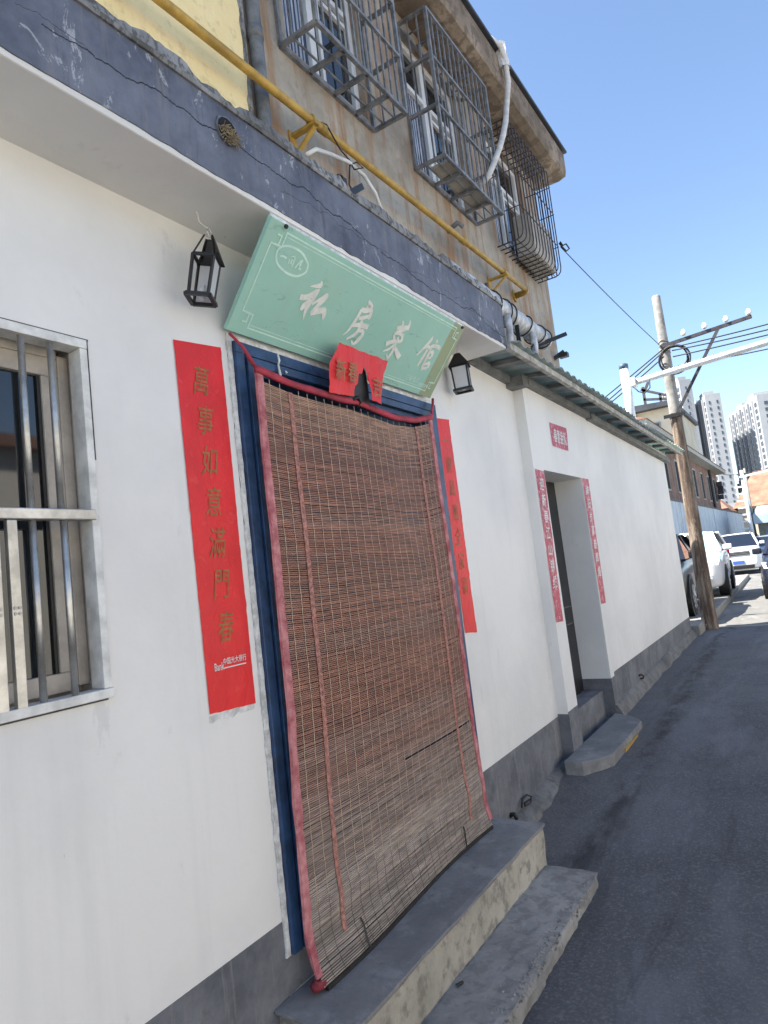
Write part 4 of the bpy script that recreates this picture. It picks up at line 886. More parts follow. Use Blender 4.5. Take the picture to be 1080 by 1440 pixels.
for i in range(NS):
    v = .012 + .988*(i+.5)/NS; hh = .0029*random.uniform(.88, 1.12); dv = random.uniform(-.0004, .0004)
    vs = []; NU = 7; tl = random.gauss(0, .00018); x_j = random.uniform(-.0008, .0008); gap = random.random() < .012
    u0, u1 = .012, .990
    if gap: u0, u1 = (.012, .5) if random.random() < .3 else (.012, .99)
    for k in range(NU+1):
        p = blind(u0+(u1-u0)*k/NU, v+dv+tl*(k/NU-.5)+.0003*noise.noise(Vector((k*1.7, v*90, 2))), x_j); vs += [p+Vector((-.0012,0,-hh)), p+Vector((.0010,0,-hh*.75)), p+Vector((.0010,0,hh*.75)), p+Vector((-.0012,0,hh))]
    fs = [(k*4+j, k*4+(j+1)%4, k*4+4+(j+1)%4, k*4+4+j) for k in range(NU) for j in range(4)] + [(3,2,1,0), tuple(NU*4+j for j in range(4))]
    o = MB().add(vs, fs).build('slat', 'bamboo_slat', bl)
    b = noise.noise(Vector((v*13, 0, 0)))*.5 + noise.noise(Vector((v*41, 3, 0)))*.35 + random.uniform(-.25, .25)
    w = min(1, max(0, (v-.60)/.28)) ; w = w + .25*noise.noise(Vector((v*22, 9, 0))) ; w = min(1, max(0, w))
    tan = min(1, max(0, (.12-v)/.12))*.7
    br = (.285, .125, .080); gr = (.36, .295, .245); tn = (.43, .27, .16)
    cc = [(br[j]*(1-w)+gr[j]*w)*(1-tan)+tn[j]*tan for j in range(3)]; cc = [max(.02, x*(1+.55*b)) for x in cc]
    o.color = (*cc, 1)
# weft threads
for k in range(23):
    u = .05 + .90*k/22
    if abs(u-.135) < .012 or abs(u-.865) < .012: continue
    for a, b_, m_ in ((.004, .90, 'thread_cream'), (.885, .999, 'thread_dark')):
        n = 44 if a < .1 else 14; vs = []; 
        for j in range(n+1):
            v = a+(b_-a)*j/n; p = blind(u+.0012*math.sin(j*2.3+k), v, .0026); hw = .0015 if a < .1 else .0009; vs += [p+Vector((0,-hw,0)), p+Vector((0,hw,0))]
        MB().add(vs, [(j*2, j*2+1, j*2+3, j*2+2) for j in range(n)]).build('thread', m_, bl, fix=False)
for u in (.135, .868):
    n = 150; vs = []
    for j in range(n+1):
        v = .012+.945*j/n; p = blind(u, v, .0030+.0009*(j % 2)); q = .0125+.0010*noise.noise(Vector((v*30, u, 0))); vs += [p+Vector((0,-q,0)), p+Vector((0,q,0))]
    MB().add(vs, [(j*2, j*2+1, j*2+3, j*2+2) for j in range(n)]).build('woven_ribbon', 'ribbon_pink', bl, fix=False)
def edging(u, wy, nm, m_, v0=.0, v1=.985, n=110, rag=.35):
    vs = []
    for j in range(n+1):
        v = v0+(v1-v0)*j/n; p = blind(u, v, .0); r = 1+rag*noise.noise(Vector((v*16, u*5, 0)))*(.3+v); q = wy*r; fx = .006+.006*noise.noise(Vector((v*28, u, 3)))*(.2+v)
        vs += [p+Vector((-.004,-q,0)), p+Vector((fx,-q*.9,0)), p+Vector((fx+.002,q*.9,0)), p+Vector((-.004,q,0))]
    fs = [(j*4+k, j*4+(k+1)%4, j*4+4+(k+1)%4, j*4+4+k) for j in range(n) for k in range(4)] + [(0,1,2,3), (n*4+3,n*4+2,n*4+1,n*4)]
    return MB().add(vs, fs).build(nm, m_, bl)
edging(.011, .0175, 'side_edging', 'tape_pink', rag=.3); edging(.990, .017, 'side_edging', 'tape_pink', rag=.22)
vs = []; n = 70
for j in range(n+1):
    u = j/n; y = 1.826+1.397*u; z = lerp(TZ, u)+.010; r = .015+.002*noise.noise(Vector((u*9, 0, 0))); x = .086+.008*math.sin(math.pi*u)+.003*noise.noise(Vector((u*14,0,0)))
    vs += [(x-.005, y, z-r), (x+.006, y, z-r), (x+.008, y, z+r*.2), (x+.003, y, z+r), (x-.005, y, z+r)]
MB().add(vs, [(j*5+k, j*5+(k+1)%5, j*5+5+(k+1)%5, j*5+5+k) for j in range(n) for k in range(5)] + [(0,1,2,3,4), tuple(n*5+k for k in range(4,-1,-1))]).build('top_edging', 'tape_red', bl, smooth=True)
for u in (.165, .78):
    p = blind(u, .0)+Vector((.010, 0, .006)); MB().tube([(p.x+.002, p.y+.008*math.cos(t), p.z+.008*math.sin(t)) for t in [2*math.pi*k/14 for k in range(15)]], .0025, 6).build('eyelet', 'steel_bright', bl)
# gathered knot in the middle and cords to the corners
MB().tube([(.096, 2.44, 2.318), (.108, 2.47, 2.335), (.104, 2.50, 2.318), (.094, 2.48, 2.295)], [.006,.009,.008,.004], 8).build('knot', 'trim_black', bl, smooth=True)
MB().tube([(.03, 1.765, 2.485), (.06, 1.80, 2.43), (.072, 1.818, 2.385), (.088, 1.838, 2.338)], [.006,.0055,.009,.006], 8).build('cord', 'tape_red', bl, smooth=True)
MB().tube([(.05, 3.33, 2.485), (.06, 3.30, 2.44), (.075, 3.25, 2.40), (.086, 3.225, 2.355)], [.008,.007,.007,.006], 8).build('cord', 'tape_red', bl, smooth=True)
s = MB()
s.tube([(.088, 1.795, .140), (.092, 1.806, .142), (.094, 1.815, .137), (.098, 1.84, .134), (.10, 1.875, .128)], [.012, .021, .017, .018, .006], 9); s.build('rolled_foot', 'tape_dark', bl, smooth=True)
n = 60; vs = []
for j in range(n+1):
    u = .02+.965*j/n; p = blind(u, 1.0); vs += [p+Vector((-.02,0,-.012)), p+Vector((.006,0,-.014)), p+Vector((.008,0,.002)), p+Vector((-.02,0,.004))]
MB().add(vs, [(j*4+k, j*4+(k+1)%4, j*4+4+(k+1)%4, j*4+4+k) for j in range(n) for k in range(4)] + [(0,1,2,3), (n*4+3,n*4+2,n*4+1,n*4)]).build('bottom_rod', 'thread_dark', bl)
for u in (.195, .80):
    vs = []
    for j in range(9):
        p = blind(u+.004*math.sin(j*.7), .955+.045*j/8, .006); vs += [p+Vector((0,-.005,0)), p+Vector((0,.005,0))]
    MB().add(vs, [(j*2, j*2+1, j*2+3, j*2+2) for j in range(8)]).build('tie', 'trim_black', bl, fix=False)
p = blind(.955, .735, .006); s = MB()
for i in range(10): s.bar(p+Vector((0, .003*i-.015, .0)), p+Vector((.012, .003*i-.02+random.uniform(-.01,.01), random.uniform(-.05,.03))), .0018, .0018)
s.build('frayed_strands', 'thread_cream', bl)

# ================================================================== STEPS AND SMALL GROUND THINGS
up_ = thing('door_step', 'concrete door step with grey top and worn buff front face', 'step', (.16, 2.6, -.1))
rbox(.0045, .318, 1.70, 3.452, -.22, .094, 'riser', 'step_front', up_, .035, .006, .012, 11)
rbox(.0045, .326, 1.69, 3.460, .094, .1115, 'tread', 'step_top', up_, .03, .0045, .006, 9)
low = thing('lower_step', 'low crumbling concrete step in front of the door step', 'step', (.45, 2.5, -.15))
rbox(.30, .598, 1.55, 3.415, -.24, -.085, 'slab', 'step_rough', low, .03, .006, .014, 16, lambda x, y, z: 1+1.4*max(0, (x-.54)/.06))
random.seed(13); s = MB()
for i in range(900):
    y = random.uniform(1.56, 3.40); t = abs(random.gauss(0, .55)); x = .598-.05*t; z = -.088-random.uniform(0, .035)*(t < .5)
    r = random.uniform(.003, .009); c = Vector((x, y, z)); rot = Matrix.Rotation(random.uniform(0, 6), 3, Vector((random.random(), random.random(), random.random())).normalized())
    vs = [c + rot @ Vector(q)*r*random.uniform(.6, 1.2) for q in ((1,0,0),(-1,0,0),(0,1,0),(0,-1,0),(0,0,.8),(0,0,-.8))]
    s.add(vs, [(0,2,4),(2,1,4),(1,3,4),(3,0,4),(2,0,5),(1,2,5),(3,1,5),(0,3,5)])
o = s.build('exposed_aggregate', 'stones', low); o['kind'] = 'stuff'
for k, (x, y) in enumerate(((.345, 2.32), (.352, 2.335))): MB().tube([(x, y, -.083), (x+.012, y+.012, -.078)], [.008, .004], 6).build('tar_lump', 'trim_black', low)
tag(MB().tube([(.028,3.86,.025),(.02,3.90,.06),(.022,3.97,.062),(.045,3.985,.05),(.055,3.94,.03),(.04,3.88,.028),(.03,3.90,.036),(.04,3.96,.04)], .006, 8).build('cable_end', 'cable_black', smooth=True), 'looped black cable end sticking out of the grey plinth past the steps', 'cable')
tag(MB().tube([(.0,3.735,.02),(.03,3.735,.03),(.04,3.74,.0)], [.016,.014,.012], 8).build('pipe_stub', 'black_paint', smooth=True), 'small black pipe stub at the wall foot beside the door step', 'pipe')
tag(MB().tube([(HX,6.98,.235),(HX+.03,6.98,.245),(HX+.04,7.02,.225),(HX+.03,7.03,.20),(HX+.01,7.01,.20)], .009, 8).build('cable_end', 'cable_black', smooth=True), 'black cable loop poking from the plinth of the low white house', 'cable')
s = MB(); random.seed(31)
for i in range(150):
    y = random.uniform(2.0, 10.0); x = (.62 if y < 3.4 else .2) + abs(random.gauss(0, .35)); r = random.uniform(.0015, .004); c = Vector((x, y, gz(y)+r*.3))
    s.add([c+Vector(q)*r for q in ((1,.2,0),(-1,0,.1),(0,1,0),(.1,-1,0),(0,0,.8),(0,0,-.5))], [(0,2,4),(2,1,4),(1,3,4),(3,0,4),(2,0,5),(1,2,5),(3,1,5),(0,3,5)])
tag(s.build('grit', 'stones'), 'loose grit and pebbles scattered on the asphalt by the wall', 'grit', kind='stuff')

# ================================================================== POLE AND WIRES
PX, PY = .225, 11.3
pole = thing('utility_pole', 'brown-stained concrete utility pole at the kerb by the white house corner', 'pole', (PX, PY, .12))
zs = [gz(PY)-.2, gz(PY)+.02, .5, 1.5, 2.5, 3.5, 4.5, 5.48, 5.50]
MB().tube([(PX+.004*math.sin(z), PY, z) for z in zs], [.122,.118,.112,.103,.095,.088,.077,.065,.055], 24).build('shaft', 'pole_concrete', pole, smooth=True)
MB().tube([(PX, PY, 3.47), (PX, PY, 3.53)], .097, 20).build('band', 'black_paint', pole)
MB().box(PX-.16, PX+.16, PY-.12, PY-.098, 3.475, 3.53).build('clamp', 'black_paint', pole)
MB().bar((PX-.05, PY-.10, 4.63), (1.48, PY+.05, 4.765), .05, .05).build('crossarm', 'rod_steel', pole)
MB().bar((PX+.02, PY-.10, 3.49), (1.02, PY-.02, 4.70), .035, .045).build('brace', 'rod_steel', pole)
for x in (.54, .84, 1.14, 1.45):
    z = 4.66+(x-.2)*.105/1.26+.03; y = PY-.13+(x-PX)*.14
    i_ = MB().tube([(x, y, z), (x, y, z+.03), (x, y, z+.031), (x, y, z+.06), (x, y, z+.061), (x, y, z+.095)], [.02,.042,.028,.045,.03,.022], 12).build('insulator', 'insulator', pole, smooth=True)
for z in (4.55, 4.60, 4.67, 4.72): MB().tube([(PX+(.082)*math.cos(t), PY+.082*math.sin(t), z+.02*math.sin(2*t+z*9)) for t in [2*math.pi*k/16 for k in range(17)]], .006, 5).build('wire_wrap', 'steel_bright', pole)
coil = thing('cable_coil', 'coil of black cable hung on the utility pole', 'cable coil', (.35, 11.1, 4.15)); random.seed(2)
for k in range(6):
    rr = .205+random.uniform(-.02, .02); cx = .352+random.uniform(-.02, .02); cz = 4.36+random.uniform(-.02, .02); yy = 11.08+k*.012
    MB().tube([(cx+rr*math.cos(t), yy+.02*math.sin(t*2+k), cz+rr*1.02*math.sin(t)) for t in [2*math.pi*i/28 for i in range(29)]], .011, 6).build('loop', 'cable_black', coil, smooth=True)
vent = thing('white_pipe_rack', 'white steel post carrying a long white overhead pipe across the street', 'pipe', (-.2, 10.2, 2.95))
MB().tube([(-.225, 10.2, 2.9), (-.225, 10.2, 4.17)], .065, 16).build('post', 'steel_white', vent, smooth=True)
MB().tube([(-.225, 10.2, 4.17), (-.225, 10.2, 4.235), (-.225, 10.2, 4.25)], [.068,.068,.045], 16).build('cap', 'plastic_blue', vent, smooth=True)
MB().tube([(-.16, 10.2, 3.93), (.5, 10.2, 3.965), (1.65, 10.2, 4.03), (6.5, 10.2, 4.25)], .045, 14).build('overhead_pipe', 'steel_white', vent, smooth=True)
MB().box(-.17, -.08, 10.13, 10.27, 3.87, 4.0).build('bracket', 'steel_white', vent, bevel=.01)
MB().tube([(-.12,10.12,3.86),(-.05,10.10,3.76),(.03,10.1,3.72),(.11,10.1,3.78),(.12,10.1,3.90)], .009, 6).build('cable_loop', 'cable_black', vent, smooth=True)
for k in range(7): MB().tube([(-.05+.17*k, 10.145, 3.985+.009*k), (.0+.17*k, 10.2, 3.905+.009*k), (.06+.17*k, 10.15, 3.99+.009*k)], .006, 5).build('wrap', 'hose_white', vent)
def wire(label, a, b, sag, r=.008, nm='overhead_wire', grp='overhead wires at the utility pole', n=18):
    a = Vector(a); b = Vector(b)
    pts = [a.lerp(b, i/n)-Vector((0, 0, sag*4*(i/n)*(1-i/n))) for i in range(n+1)]
    return tag(MB().tube(pts, r, 6).build(nm, 'cable_black', smooth=True), label, 'wire', grp)
wire('thin wire from the far window cage down to the utility pole', (-.155, 7.40, 5.02), (PX-.02, PY-.09, 4.62), .03, .006)
tag(MB().tube([(-.14,7.36,5.06),(-.13,7.41,5.03),(-.10,7.44,5.05),(-.08,7.48,5.0),(-.11,7.45,4.97),(-.13,7.40,5.0),(-.16,7.38,5.06)], .009, 6).build('wire_tie', 'cable_black', smooth=True), 'black wire tie knotted on the far window cage', 'wire tie')
wire('uppermost of the three black cables from the pole behind the green roof', (PX, 11.1, 4.56), (-2.6, 12.6, 3.62), .03, .010)
wire('middle of the three black cables from the pole behind the green roof', (PX, 11.1, 4.52), (-2.6, 12.6, 3.50), .05, .010)
wire('lowest of the three black cables from the pole behind the green roof', (PX, 11.1, 4.44), (-2.6, 12.5, 3.44), .06, .010)
wire('upper black cable leaving the pole to the right above the white pipe', (.35, 11.1, 4.55), (6, 10.6, 4.75), .16, .010)
wire('second black cable leaving the pole to the right above the white pipe', (.35, 11.1, 4.50), (6, 10.6, 4.70), .20, .010)
wire('third black cable sagging along the white pipe', (.35, 11.1, 4.40), (6, 10.4, 4.35), .10, .010)
wire('lowest black cable sagging under the white pipe', (.40, 11.1, 4.24), (6, 10.4, 4.30), .20, .009)

# ================================================================== BACKGROUND ALONG THE STREET
fence = thing('white_street_wall', 'long streaked white wall along the parked cars', 'wall', (-4.2, 45, 0))
s = MB(); s.box(-4.42, -4.2, 24, 80, -.4, 3.78); s.build('wall', 'fence_render', fence)
MB().box(-4.46, -4.16, 24, 80.1, 3.785, 3.87).build('coping', 'roof_dark', fence)
for y in (28, 34, 40, 47, 55, 64): MB().box(-4.2, -4.165, y, y+.2, -.4, 3.77).build('pier', 'fence_render', fence)
brick = thing('brick_house', 'old brown brick house with deep eaves behind the white street wall', 'house', (-5.6, 57, 0))
MB().box(-7.2, -5.6, 38.4, 75.4, -.3, 8.04).build('wall', 'brick_wall', brick)
MB().box(-7.3, -4.77, 37.4, 76.4, 8.04, 8.35).build('eaves', 'batten_wood', brick)
MB().add([(-4.7, 37.3, 8.351), (-4.7, 76.5, 8.351), (-7.2, 76.5, 9.2), (-7.2, 37.3, 9.2), (-7.2, 37.3, 8.351), (-7.2, 76.5, 8.351)], [(0,1,2,3), (3,2,5,4), (0,3,4), (1,5,2), (0,4,5,1)]).build('roof', 'tile_red', brick)
for y in (41, 45.4, 49.8, 54, 58.2, 62.6, 67, 71.3):
    w = MB().box(-5.62, -5.55, y, y+1.4, 4.95, 7.38).build('window', 'batten_wood', brick); MB().box(-5.55, -5.54, y+.15, y+1.25, 5.08, 7.25).build('pane', 'dark_void', w)
for y in (43.5, 56.2, 69): MB().tube([(-5.47, y, 8.0), (-5.47, y, 3.4)], .115, 8).build('downpipe', 'rod_steel', brick)
for y, z in ((72.6, 6.6), (73.1, 5.85), (72.3, 5.3), (73.4, 6.2)): MB().box(-5.47, -4.96, y, y+.64, z, z+.45).build('meter_box', 'rod_steel', brick)
yb = thing('cream_block', 'cream apartment block with a dark flat roof behind the green sheet roof', 'building', (-12, 68, 0))
MB().box(-40, -7.3, 66, 80, -.3, 14.2).build('wall', 'wall_cream', yb); s = MB(); s.prism([(-40, 65.0, 14.2), (-7.0, 65.0, 14.2), (-7.0, 65.0, 14.6), (-40, 65.0, 16.4)], (0, 15.5, 0)); s.build('roof', 'roof_dark', yb)
for x in (-9.3, -12.6, -15.9, -19.2):
    for z in (8.4, 11.3):
        w = MB().box(x-.75, x+.75, 65.94, 66.02, z, z+1.7).build('window', 'tower_grey', yb); MB().box(x-.62, x+.62, 65.92, 65.94, z+.12, z+1.58).build('pane', 'window_glass', w)
MB().tube([(-10.6, 65.9, 14.0), (-10.6, 65.9, 8)], .1, 8).build('downpipe', 'rod_steel', yb)
th = thing('roof_solar_frame', 'dark frame of tanks and pipes on the cream block roof', 'roof equipment', (-8.5, 66, 14.6))
for a, b in (((-9.6,66,14.5),(-9.6,66,16.6)), ((-8.2,66,14.5),(-8.2,66,15.6)), ((-9.8,66,16.4),(-7.4,66,15.2)), ((-9.7,66,15.4),(-7.2,66,14.9)), ((-9.6,66,16.0),(-8.9,66,17.2))): MB().bar(a, b, .22, .22).build('strut', 'rod_steel', th)

def tower(name, label, C0, ang, wR, wL, H, floors, colsL, colsR, z_off=0, crown=True):
    """C0: near corner; right face runs along dR, left face recedes along dL"""
    t = thing('apartment_tower', label, 'tower', (C0[0], C0[1], -.3), 'white apartment towers in the distance')
    dR = Vector((math.cos(ang), math.sin(ang), 0)); dL = Vector((-math.sin(ang), math.cos(ang), 0))
    nR = -dL; nL = -dR; c = Vector((C0[0], C0[1], -.3)); Hh = H+.3
    def quadbox(base, d1, w1, d2, w2, z0, z1, nm, m_, par=t):
        p = base+Vector((0,0,z0)); return MB().prism([p, p+d1*w1, p+d1*w1+d2*w2, p+d2*w2], (0, 0, z1-z0)).build(nm, m_, par)
    quadbox(c, dR, wR, dL, wL, 0, Hh, 'body', 'tower_white')
    if crown:
        quadbox(c+dL*wL*.12+dR*.6, dR, wR*.7, dL, wL*.2, Hh, Hh+2.5, 'roof_house', 'tower_white'); quadbox(c+dL*wL*.55+dR*.6, dR, wR*.7, dL, wL*.2, Hh, Hh+2.0, 'roof_house', 'tower_white')
    fh = Hh/(floors+1.2)
    proto = {}
    def win(face, pos, w, h, nm='window', m_='tower_window'):
        key = (face, round(w, 2), round(h, 2), nm)
        d, n = (dR, nR) if face == 'R' else (dL, nL)
        if key not in proto:
            o = MB().prism([-d*w/2-n*.2, d*w/2-n*.2, d*w/2-n*.2+Vector((0,0,h)), -d*w/2-n*.2+Vector((0,0,h))], n*.35).build(nm, m_, t); proto[key] = o.data
        else:
            o = D.objects.new(nm, proto[key]); COL.objects.link(o); o.parent = t
        o.matrix_parent_inverse = Matrix.Identity(4); o.location = Vector(pos)-Vector(LOC[t.name])
    for f in range(floors):
        z = fh*(f+.6)
        for k in range(colsR): win('R', c+dR*(wR*(.25+.5*k/max(1, colsR-1)) if colsR > 1 else wR*.5)+Vector((0,0,z)), wR*.11, fh*.5)
        for k in range(colsL): win('L', c+dL*(wL*(k+.5)/colsL)+Vector((0,0,z)), wL/colsL*.5, fh*.62)
    for k in range(colsL):                                    # balcony stacks stand proud between window columns
        p = c+dL*(wL*(k+.92)/colsL)+nL*.9; quadbox(p, dL, wL/colsL*.18, -nL, 1.0, 0, Hh-1.5, 'pier', 'tower_grey' if k % 2 else 'tower_white')
    return t
tower('t', 'white slab tower standing just right of the utility pole', (-36.3, 400), R(20), 7.9, 40, 80.6, 22, 9, 2)
tower('t', 'white balcony tower at the right edge of the photo', (-12.0, 400), R(20), 16, 50, 74.4, 20, 7, 4)
tower('t', 'tall white tower mostly hidden behind the utility pole', (-47.8, 400), R(28), 6.5, 26, 92.0, 24, 5, 1)
lowt = tower('t', 'low white block at the foot of the slab tower', (-34.5, 330), R(12), 12, 18, 16.5, 4, 3, 3, crown=False)
tower('t', 'narrow grey stair tower between the two high towers', (-26.3, 420), R(15), 6.5, 12, 33, 9, 2, 2, crown=False)
def gable(label, x0, x1, y0, y1, zw, zr):
    t = thing('tiled_house', label, 'house', ((x0+x1)/2, y0, -.3), 'red tiled houses at the street end')
    MB().box(x0, x1, y0, y1, -.4, zw).build('wall', 'wall_cream', t)
    ov = .5; MB().add([(x0-ov, y0-ov, zw-.1), (x1+ov, y0-ov, zw-.1), (x1+ov, y1+ov, zw-.1), (x0-ov, y1+ov, zw-.1), (x0+2, (y0+y1)/2, zr), (x1-2, (y0+y1)/2, zr)], [(0,1,5,4), (1,2,5), (2,3,4,5), (3,0,4), (0,3,2,1)]).build('roof', 'tile_red', t)
    return t
h1 = gable('red tiled house at the street end, right of the far poles', -5.5, 8, 92, 104, 5.0, 9.6)
for x in (-3.9, -3.3, -1.2, .4):
    w = MB().box(x-.2, x+.2, 91.9, 92.02, 3.3, 4.6).build('window', 'tower_window', h1)
h2 = gable('red tiled house behind the far end of the white wall', -12.5, -6.0, 84, 96, 4.6, 7.2)
pal = thing('blue_roofed_shop', 'low shop with a pale blue metal roof across the street end', 'shop', (1, 60, -.25))
MB().box(-1.75, 8, 60, 66, -.4, 2.3).build('wall', 'concrete_pale', pal); s = MB(); s.add([(-1.95, 59.2, 2.3), (8, 59.2, 2.3), (8, 59.2, 3.0), (-1.95, 59.2, 3.0), (-1.95, 66.2, 3.9), (8, 66.2, 3.9), (-1.95, 66.2, 2.3), (8, 66.2, 2.3)], [(0,1,2,3),(3,2,5,4),(0,3,4,6),(1,7,5,2),(6,4,5,7),(0,6,7,1)]); s.build('roof', 'roof_paleblue', pal)
MB().box(-1.3, .2, 59.95, 59.99, -.3, 1.9).build('shutter', 'tower_grey', pal)
p2 = thing('rung_pole', 'white utility pole with step rungs at the street end', 'pole', (-1.25, 45, -.2))
MB().tube([(-1.25, 45, -.4), (-1.25, 45, 5.4)], [.13, .09], 12).build('shaft', 'steel_white', p2, smooth=True)
for k in range(7): MB().bar((-1.75, 45, 1.9+k*.42), (-1.28, 45, 1.9+k*.42), .12, .1).build('rung', 'steel_white', p2)
MB().bar((-1.4, 44.9, 5.0), (1.6, 44.9, 5.25), .1, .12).build('crossarm', 'steel_white', p2)
p3 = thing('far_pole', 'thin pale pole beyond the end of the white wall', 'pole', (-2.2, 62, -.2))
MB().tube([(-2.15, 62, -.4), (-2.15, 62, 7.0)], [.12, .08], 10).build('shaft', 'concrete_pale', p3, smooth=True); MB().box(-2.75, -1.7, 61.9, 62.1, 6.5, 6.62).build('crossarm', 'rod_steel', p3)
wire('long sagging wire from the brick house to the far poles', (-4.8, 74, 7.8), (-2.1, 62, 6.6), .1, .03, n=8, grp=None); wire('wire from the far pole off to the right', (-2.1, 62, 6.6), (8, 60, 7.0), .25, .03, grp=None)

# ================================================================== CARS (local: nose towards -y)
def car(label, paint, L, W, H, hood, loc, rot, suv=True, shade=False, plate=False, rails=False):
    t = thing('parked_car', label, 'car', (0, 0, 0), 'cars along the street'); LOC.pop(t.name)
    gc = .20; w = W/2; nose, tail = -L/2, L/2
    # lower body lofted front to back: (y, half width, z low, z belt)
    st = [(nose, .66*w, .34, hood*.80), (nose+.06, .84*w, .27, hood*.88), (nose+.22, .95*w, gc, hood*.95), (nose+.6, w, gc, hood*.985), (nose+1.15, w, gc, hood+.03), (nose+1.5, w, gc, hood+.06), (0, w, gc, hood+.06), (tail-1.0, w, gc, hood+.07), (tail-.35, .98*w, gc+.02, hood+.06 if suv else hood+.02), (tail-.08, .93*w, .28, hood+.02), (tail, .80*w, .36, hood*.9)]
    vs = []
    for y, a, z0, z1 in st:
        h = z1-z0; vs += [(0, y, z0), (a*.86, y, z0), (a*.97, y, z0+.12*h), (a, y, z0+.5*h), (a*.985, y, z0+.78*h), (a*.93, y, z1-.02), (a*.80, y, z1), (0, y, z1+.015), (-a*.80, y, z1), (-a*.93, y, z1-.02), (-a*.985, y, z0+.78*h), (-a, y, z0+.5*h), (-a*.97, y, z0+.12*h), (-a*.86, y, z0)]
    n = 14; fs = [(i*n+k, i*n+(k+1) % n, (i+1)*n+(k+1) % n, (i+1)*n+k) for i in range(len(st)-1) for k in range(n)] + [tuple(range(n)), tuple((len(st)-1)*n+k for k in range(n-1, -1, -1))]
    body = MB().add(vs, fs).build('body', paint, t, smooth=True); k = body.modifiers.new('sub', 'SUBSURF'); k.levels = 1; k.render_levels = 2
    # greenhouse
    y0, y1 = (nose+1.12, nose+1.98) if H < 1.7 else (nose+1.05, nose+1.62); y3 = tail-.22 if suv else tail-.75; y2 = tail-.55 if suv else tail-1.5; zb = hood+.03; zr = H-.05; a0, a1 = .90*w, .71*w
    wb = [(-a0, y0, zb), (a0, y0, zb), (a1, y1, zr), (-a1, y1, zr)]
    MB().prism(wb, Vector((0, -.012, .008))).build('windscreen', 'sunshade_cyan' if shade else 'car_glass', t)
    MB().prism([(-a0, y3, zb), (a0, y3, zb), (a1, y2, zr), (-a1, y2, zr)], Vector((0, .012, .008))).build('rear_window', 'car_glass', t)
    for sg in (-1, 1):
        m1 = (y1+y2)/2-.05
        for (ya, yb_, yc, yd) in ((y0+.14, m1-.05, m1-.05, y1+.07), (m1+.05, y3-.2, y2-.07, m1+.05)):
            q = [(sg*a0, ya, zb+.01), (sg*a0, yb_, zb+.01), (sg*a1, yc, zr-.05), (sg*a1, yd, zr-.05)]; MB().prism(q, Vector((sg*.008, 0, .002))).build('side_window', 'car_glass', t)
        MB().bar((sg*a0, y0, zb), (sg*a1, y1, zr), .07, .05).build('pillar', paint, t); MB().bar((sg*a0, y3, zb), (sg*a1, y2, zr), .14, .07).build('pillar', paint, t)
        MB().bar((sg*a0*.995, m1, zb), (sg*a1*.995, m1, zr), .03, .09).build('pillar', 'trim_black', t)
        mi = MB(); mi.box(sg*w*.97, sg*(w+.17), y0+.25, y0+.34, hood+.05, hood+.19); mi.build('mirror', paint if suv else 'trim_black', t, bevel=.03)
        hl = MB().add([(sg*.52*w, nose+.0, hood*.74), (sg*.90*w, nose+.10, hood*.74), (sg*.95*w, nose+.22, hood*.89), (sg*.54*w, nose+.03, hood*.87), (sg*.50*w, nose+.3, hood*.74), (sg*.86*w, nose+.5, hood*.74), (sg*.86*w, nose+.5, hood*.90), (sg*.52*w, nose+.3, hood*.88)], [(0,1,2,3),(0,4,5,1),(1,5,6,2),(2,6,7,3),(3,7,4,0),(4,7,6,5)]).build('headlight', 'lamp_clear', t, bevel=.015)
        MB().box(sg*.66*w-.06, sg*.66*w+.06, nose-.01, nose+.1, .42, .52).build('fog_lamp', 'lamp_clear', t, bevel=.01)
        MB().box(min(sg*.70*w, sg*.97*w), max(sg*.70*w, sg*.97*w), tail-.16, tail+.012, hood*.76, hood*1.02).build('tail_light', 'lamp_red', t, bevel=.03)
        if rails: MB().tube([(sg*a1*.92, y1+.1, H-.02), (sg*a1*.92, y1+.2, H+.04), (sg*a1*.92, y2-.2, H+.04), (sg*a1*.92, y2-.1, H-.02)], .018, 8).build('roof_rail', 'chrome', t, smooth=True)
        for yw in (nose+.88, tail-.86):
            wy = MB().tube([(sg*(w-.20), yw, .33), (sg*(w+.012), yw, .33)], .385, 26).build('wheel_arch', 'trim_black', t)
            tw = MB().tube([(sg*(w-.19), yw, .33), (sg*(w-.02), yw, .33), (sg*(w+.022), yw, .33)], [.33,.33,.30], 26).build('tyre', 'tyre', t, smooth=False)
            r_ = MB().tube([(sg*(w+.0), yw, .33), (sg*(w+.028), yw, .33)], .205, 20); r_.build('rim', 'chrome', tw)
            hb = MB()
            for q in range(5): a = q*1.2566; hb.bar((sg*(w+.032), yw, .33), (sg*(w+.032), yw+.19*math.cos(a), .33+.19*math.sin(a)), .012, .045)
            hb.build('spoke', 'car_silver', tw)
    rf = MB(); rf.grid(6, 6, lambda u, v: ((u*2-1)*(a1+.02), y1-.03+(y2-y1+.06)*v, zr+.05-.05*((u*2-1)**4)-.035*((v*2-1)**4))); rf.build('roof', paint, t, smooth=True, solid=.03)
    MB().box(-.50*w, .50*w, nose-.004, nose+.16, hood*.70, hood*.86).build('grille', 'trim_black', t, bevel=.02)
    for z in (.72, .77, .82): MB().box(-.48*w, .48*w, nose-.014, nose+.0, hood*z-.012, hood*z+.008).build('grille_bar', 'chrome', t)
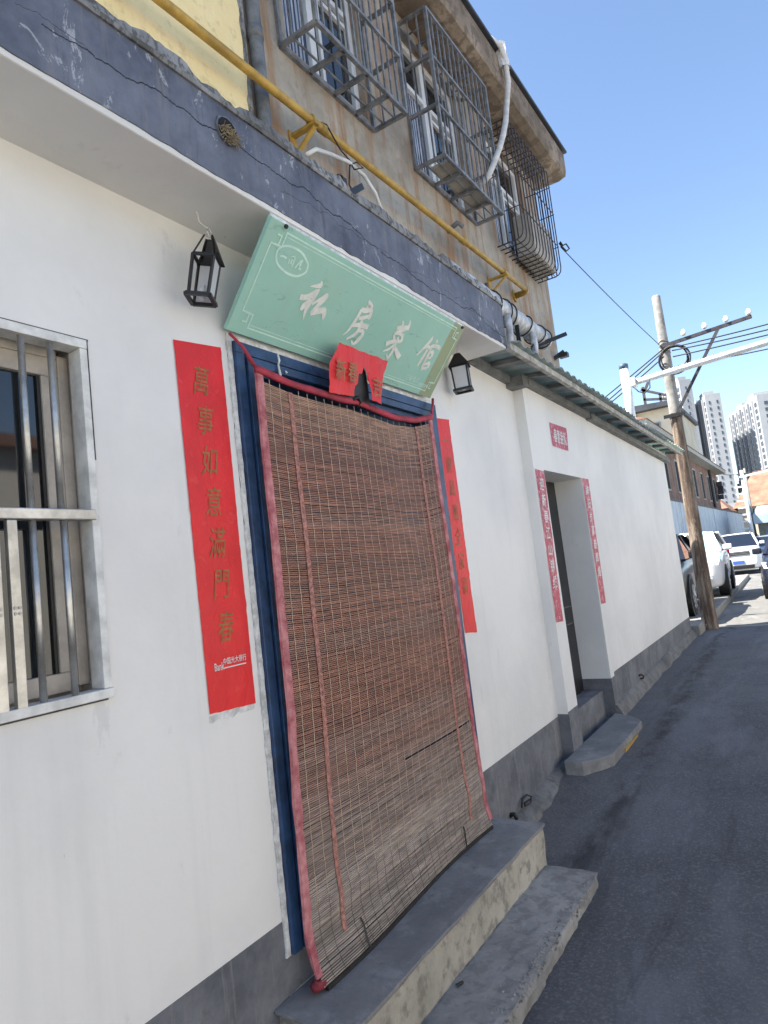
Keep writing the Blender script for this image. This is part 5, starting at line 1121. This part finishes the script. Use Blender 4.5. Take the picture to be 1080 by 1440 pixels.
    MB().box(-.62*w, .62*w, nose-.006, nose+.2, .26, .42).build('bumper_intake', 'trim_black', t, bevel=.03)
    MB().box(-.62*w, .62*w, tail-.2, tail+.006, .28, .42).build('rear_skirt', 'trim_black', t, bevel=.03)
    if plate: MB().box(-.22, .22, nose-.02, nose-.007, .47, .61).build('number_plate', 'plate_blue', t, bevel=.004)
    else: MB().box(-.22, .22, tail+.002, tail+.012, .6, .74).build('number_plate', 'plate_blue', t, bevel=.004)
    t.location = loc; t.rotation_euler = (0, 0, rot); return t
pk = lambda y: gz(y)+.136
car('white off-roader facing the camera beyond the raised parking strip', 'car_white', 4.5, 1.86, 1.78, 1.17, (-1.22, 34.2, gz(32)), R(4), plate=True, rails=True)
car('white car with a cyan windscreen shade behind the utility pole', 'car_white', 4.4, 1.80, 1.54, .98, (-1.02, 18.6, pk(17)), R(3), shade=True, plate=True)
car('black car with its nose out past the end of the white house', 'car_black', 4.6, 1.80, 1.46, .92, (-1.06, 13.75, pk(13.2)), R(2), suv=False)
car('silver car parked behind the white off-roader', 'car_silver', 4.5, 1.8, 1.55, .98, (-.75, 42.5, gz(42)), R(2), plate=True)
car('distant white car partly seen at the right edge', 'car_white', 4.5, 1.8, 1.6, 1.0, (-.55, 53.5, gz(52)), R(-8), plate=True)
car('dark navy car with a red tail light cut by the right edge', 'car_navy', 4.6, 1.82, 1.5, .95, (1.58, 18.6, gz(18)), R(0), suv=True)

# unseen house over the road: added to bounce sunlight back, mirrored in the panes
opp = thing('opposite_house', 'pale house across the street, mirrored in the shop window', 'house', (5.7, 2, -.2))
MB().box(5.7, 13, -9, 24, -.4, 3.5).build('wall', 'wall_bounce', opp)
MB().box(5.55, 13.2, -9.2, 24.2, 3.505, 3.65).build('roof', 'tile_red', opp)
for y in (-6, -2.5, 1, 4.5, 8, 11.5, 15, 18.5):
    w = MB().box(5.66, 5.72, y, y+1.3, 1.1, 2.5).build('window', 'alu_sash', opp); MB().box(5.65, 5.66, y+.08, y+1.22, 1.18, 2.42).build('pane', 'window_glass', w)
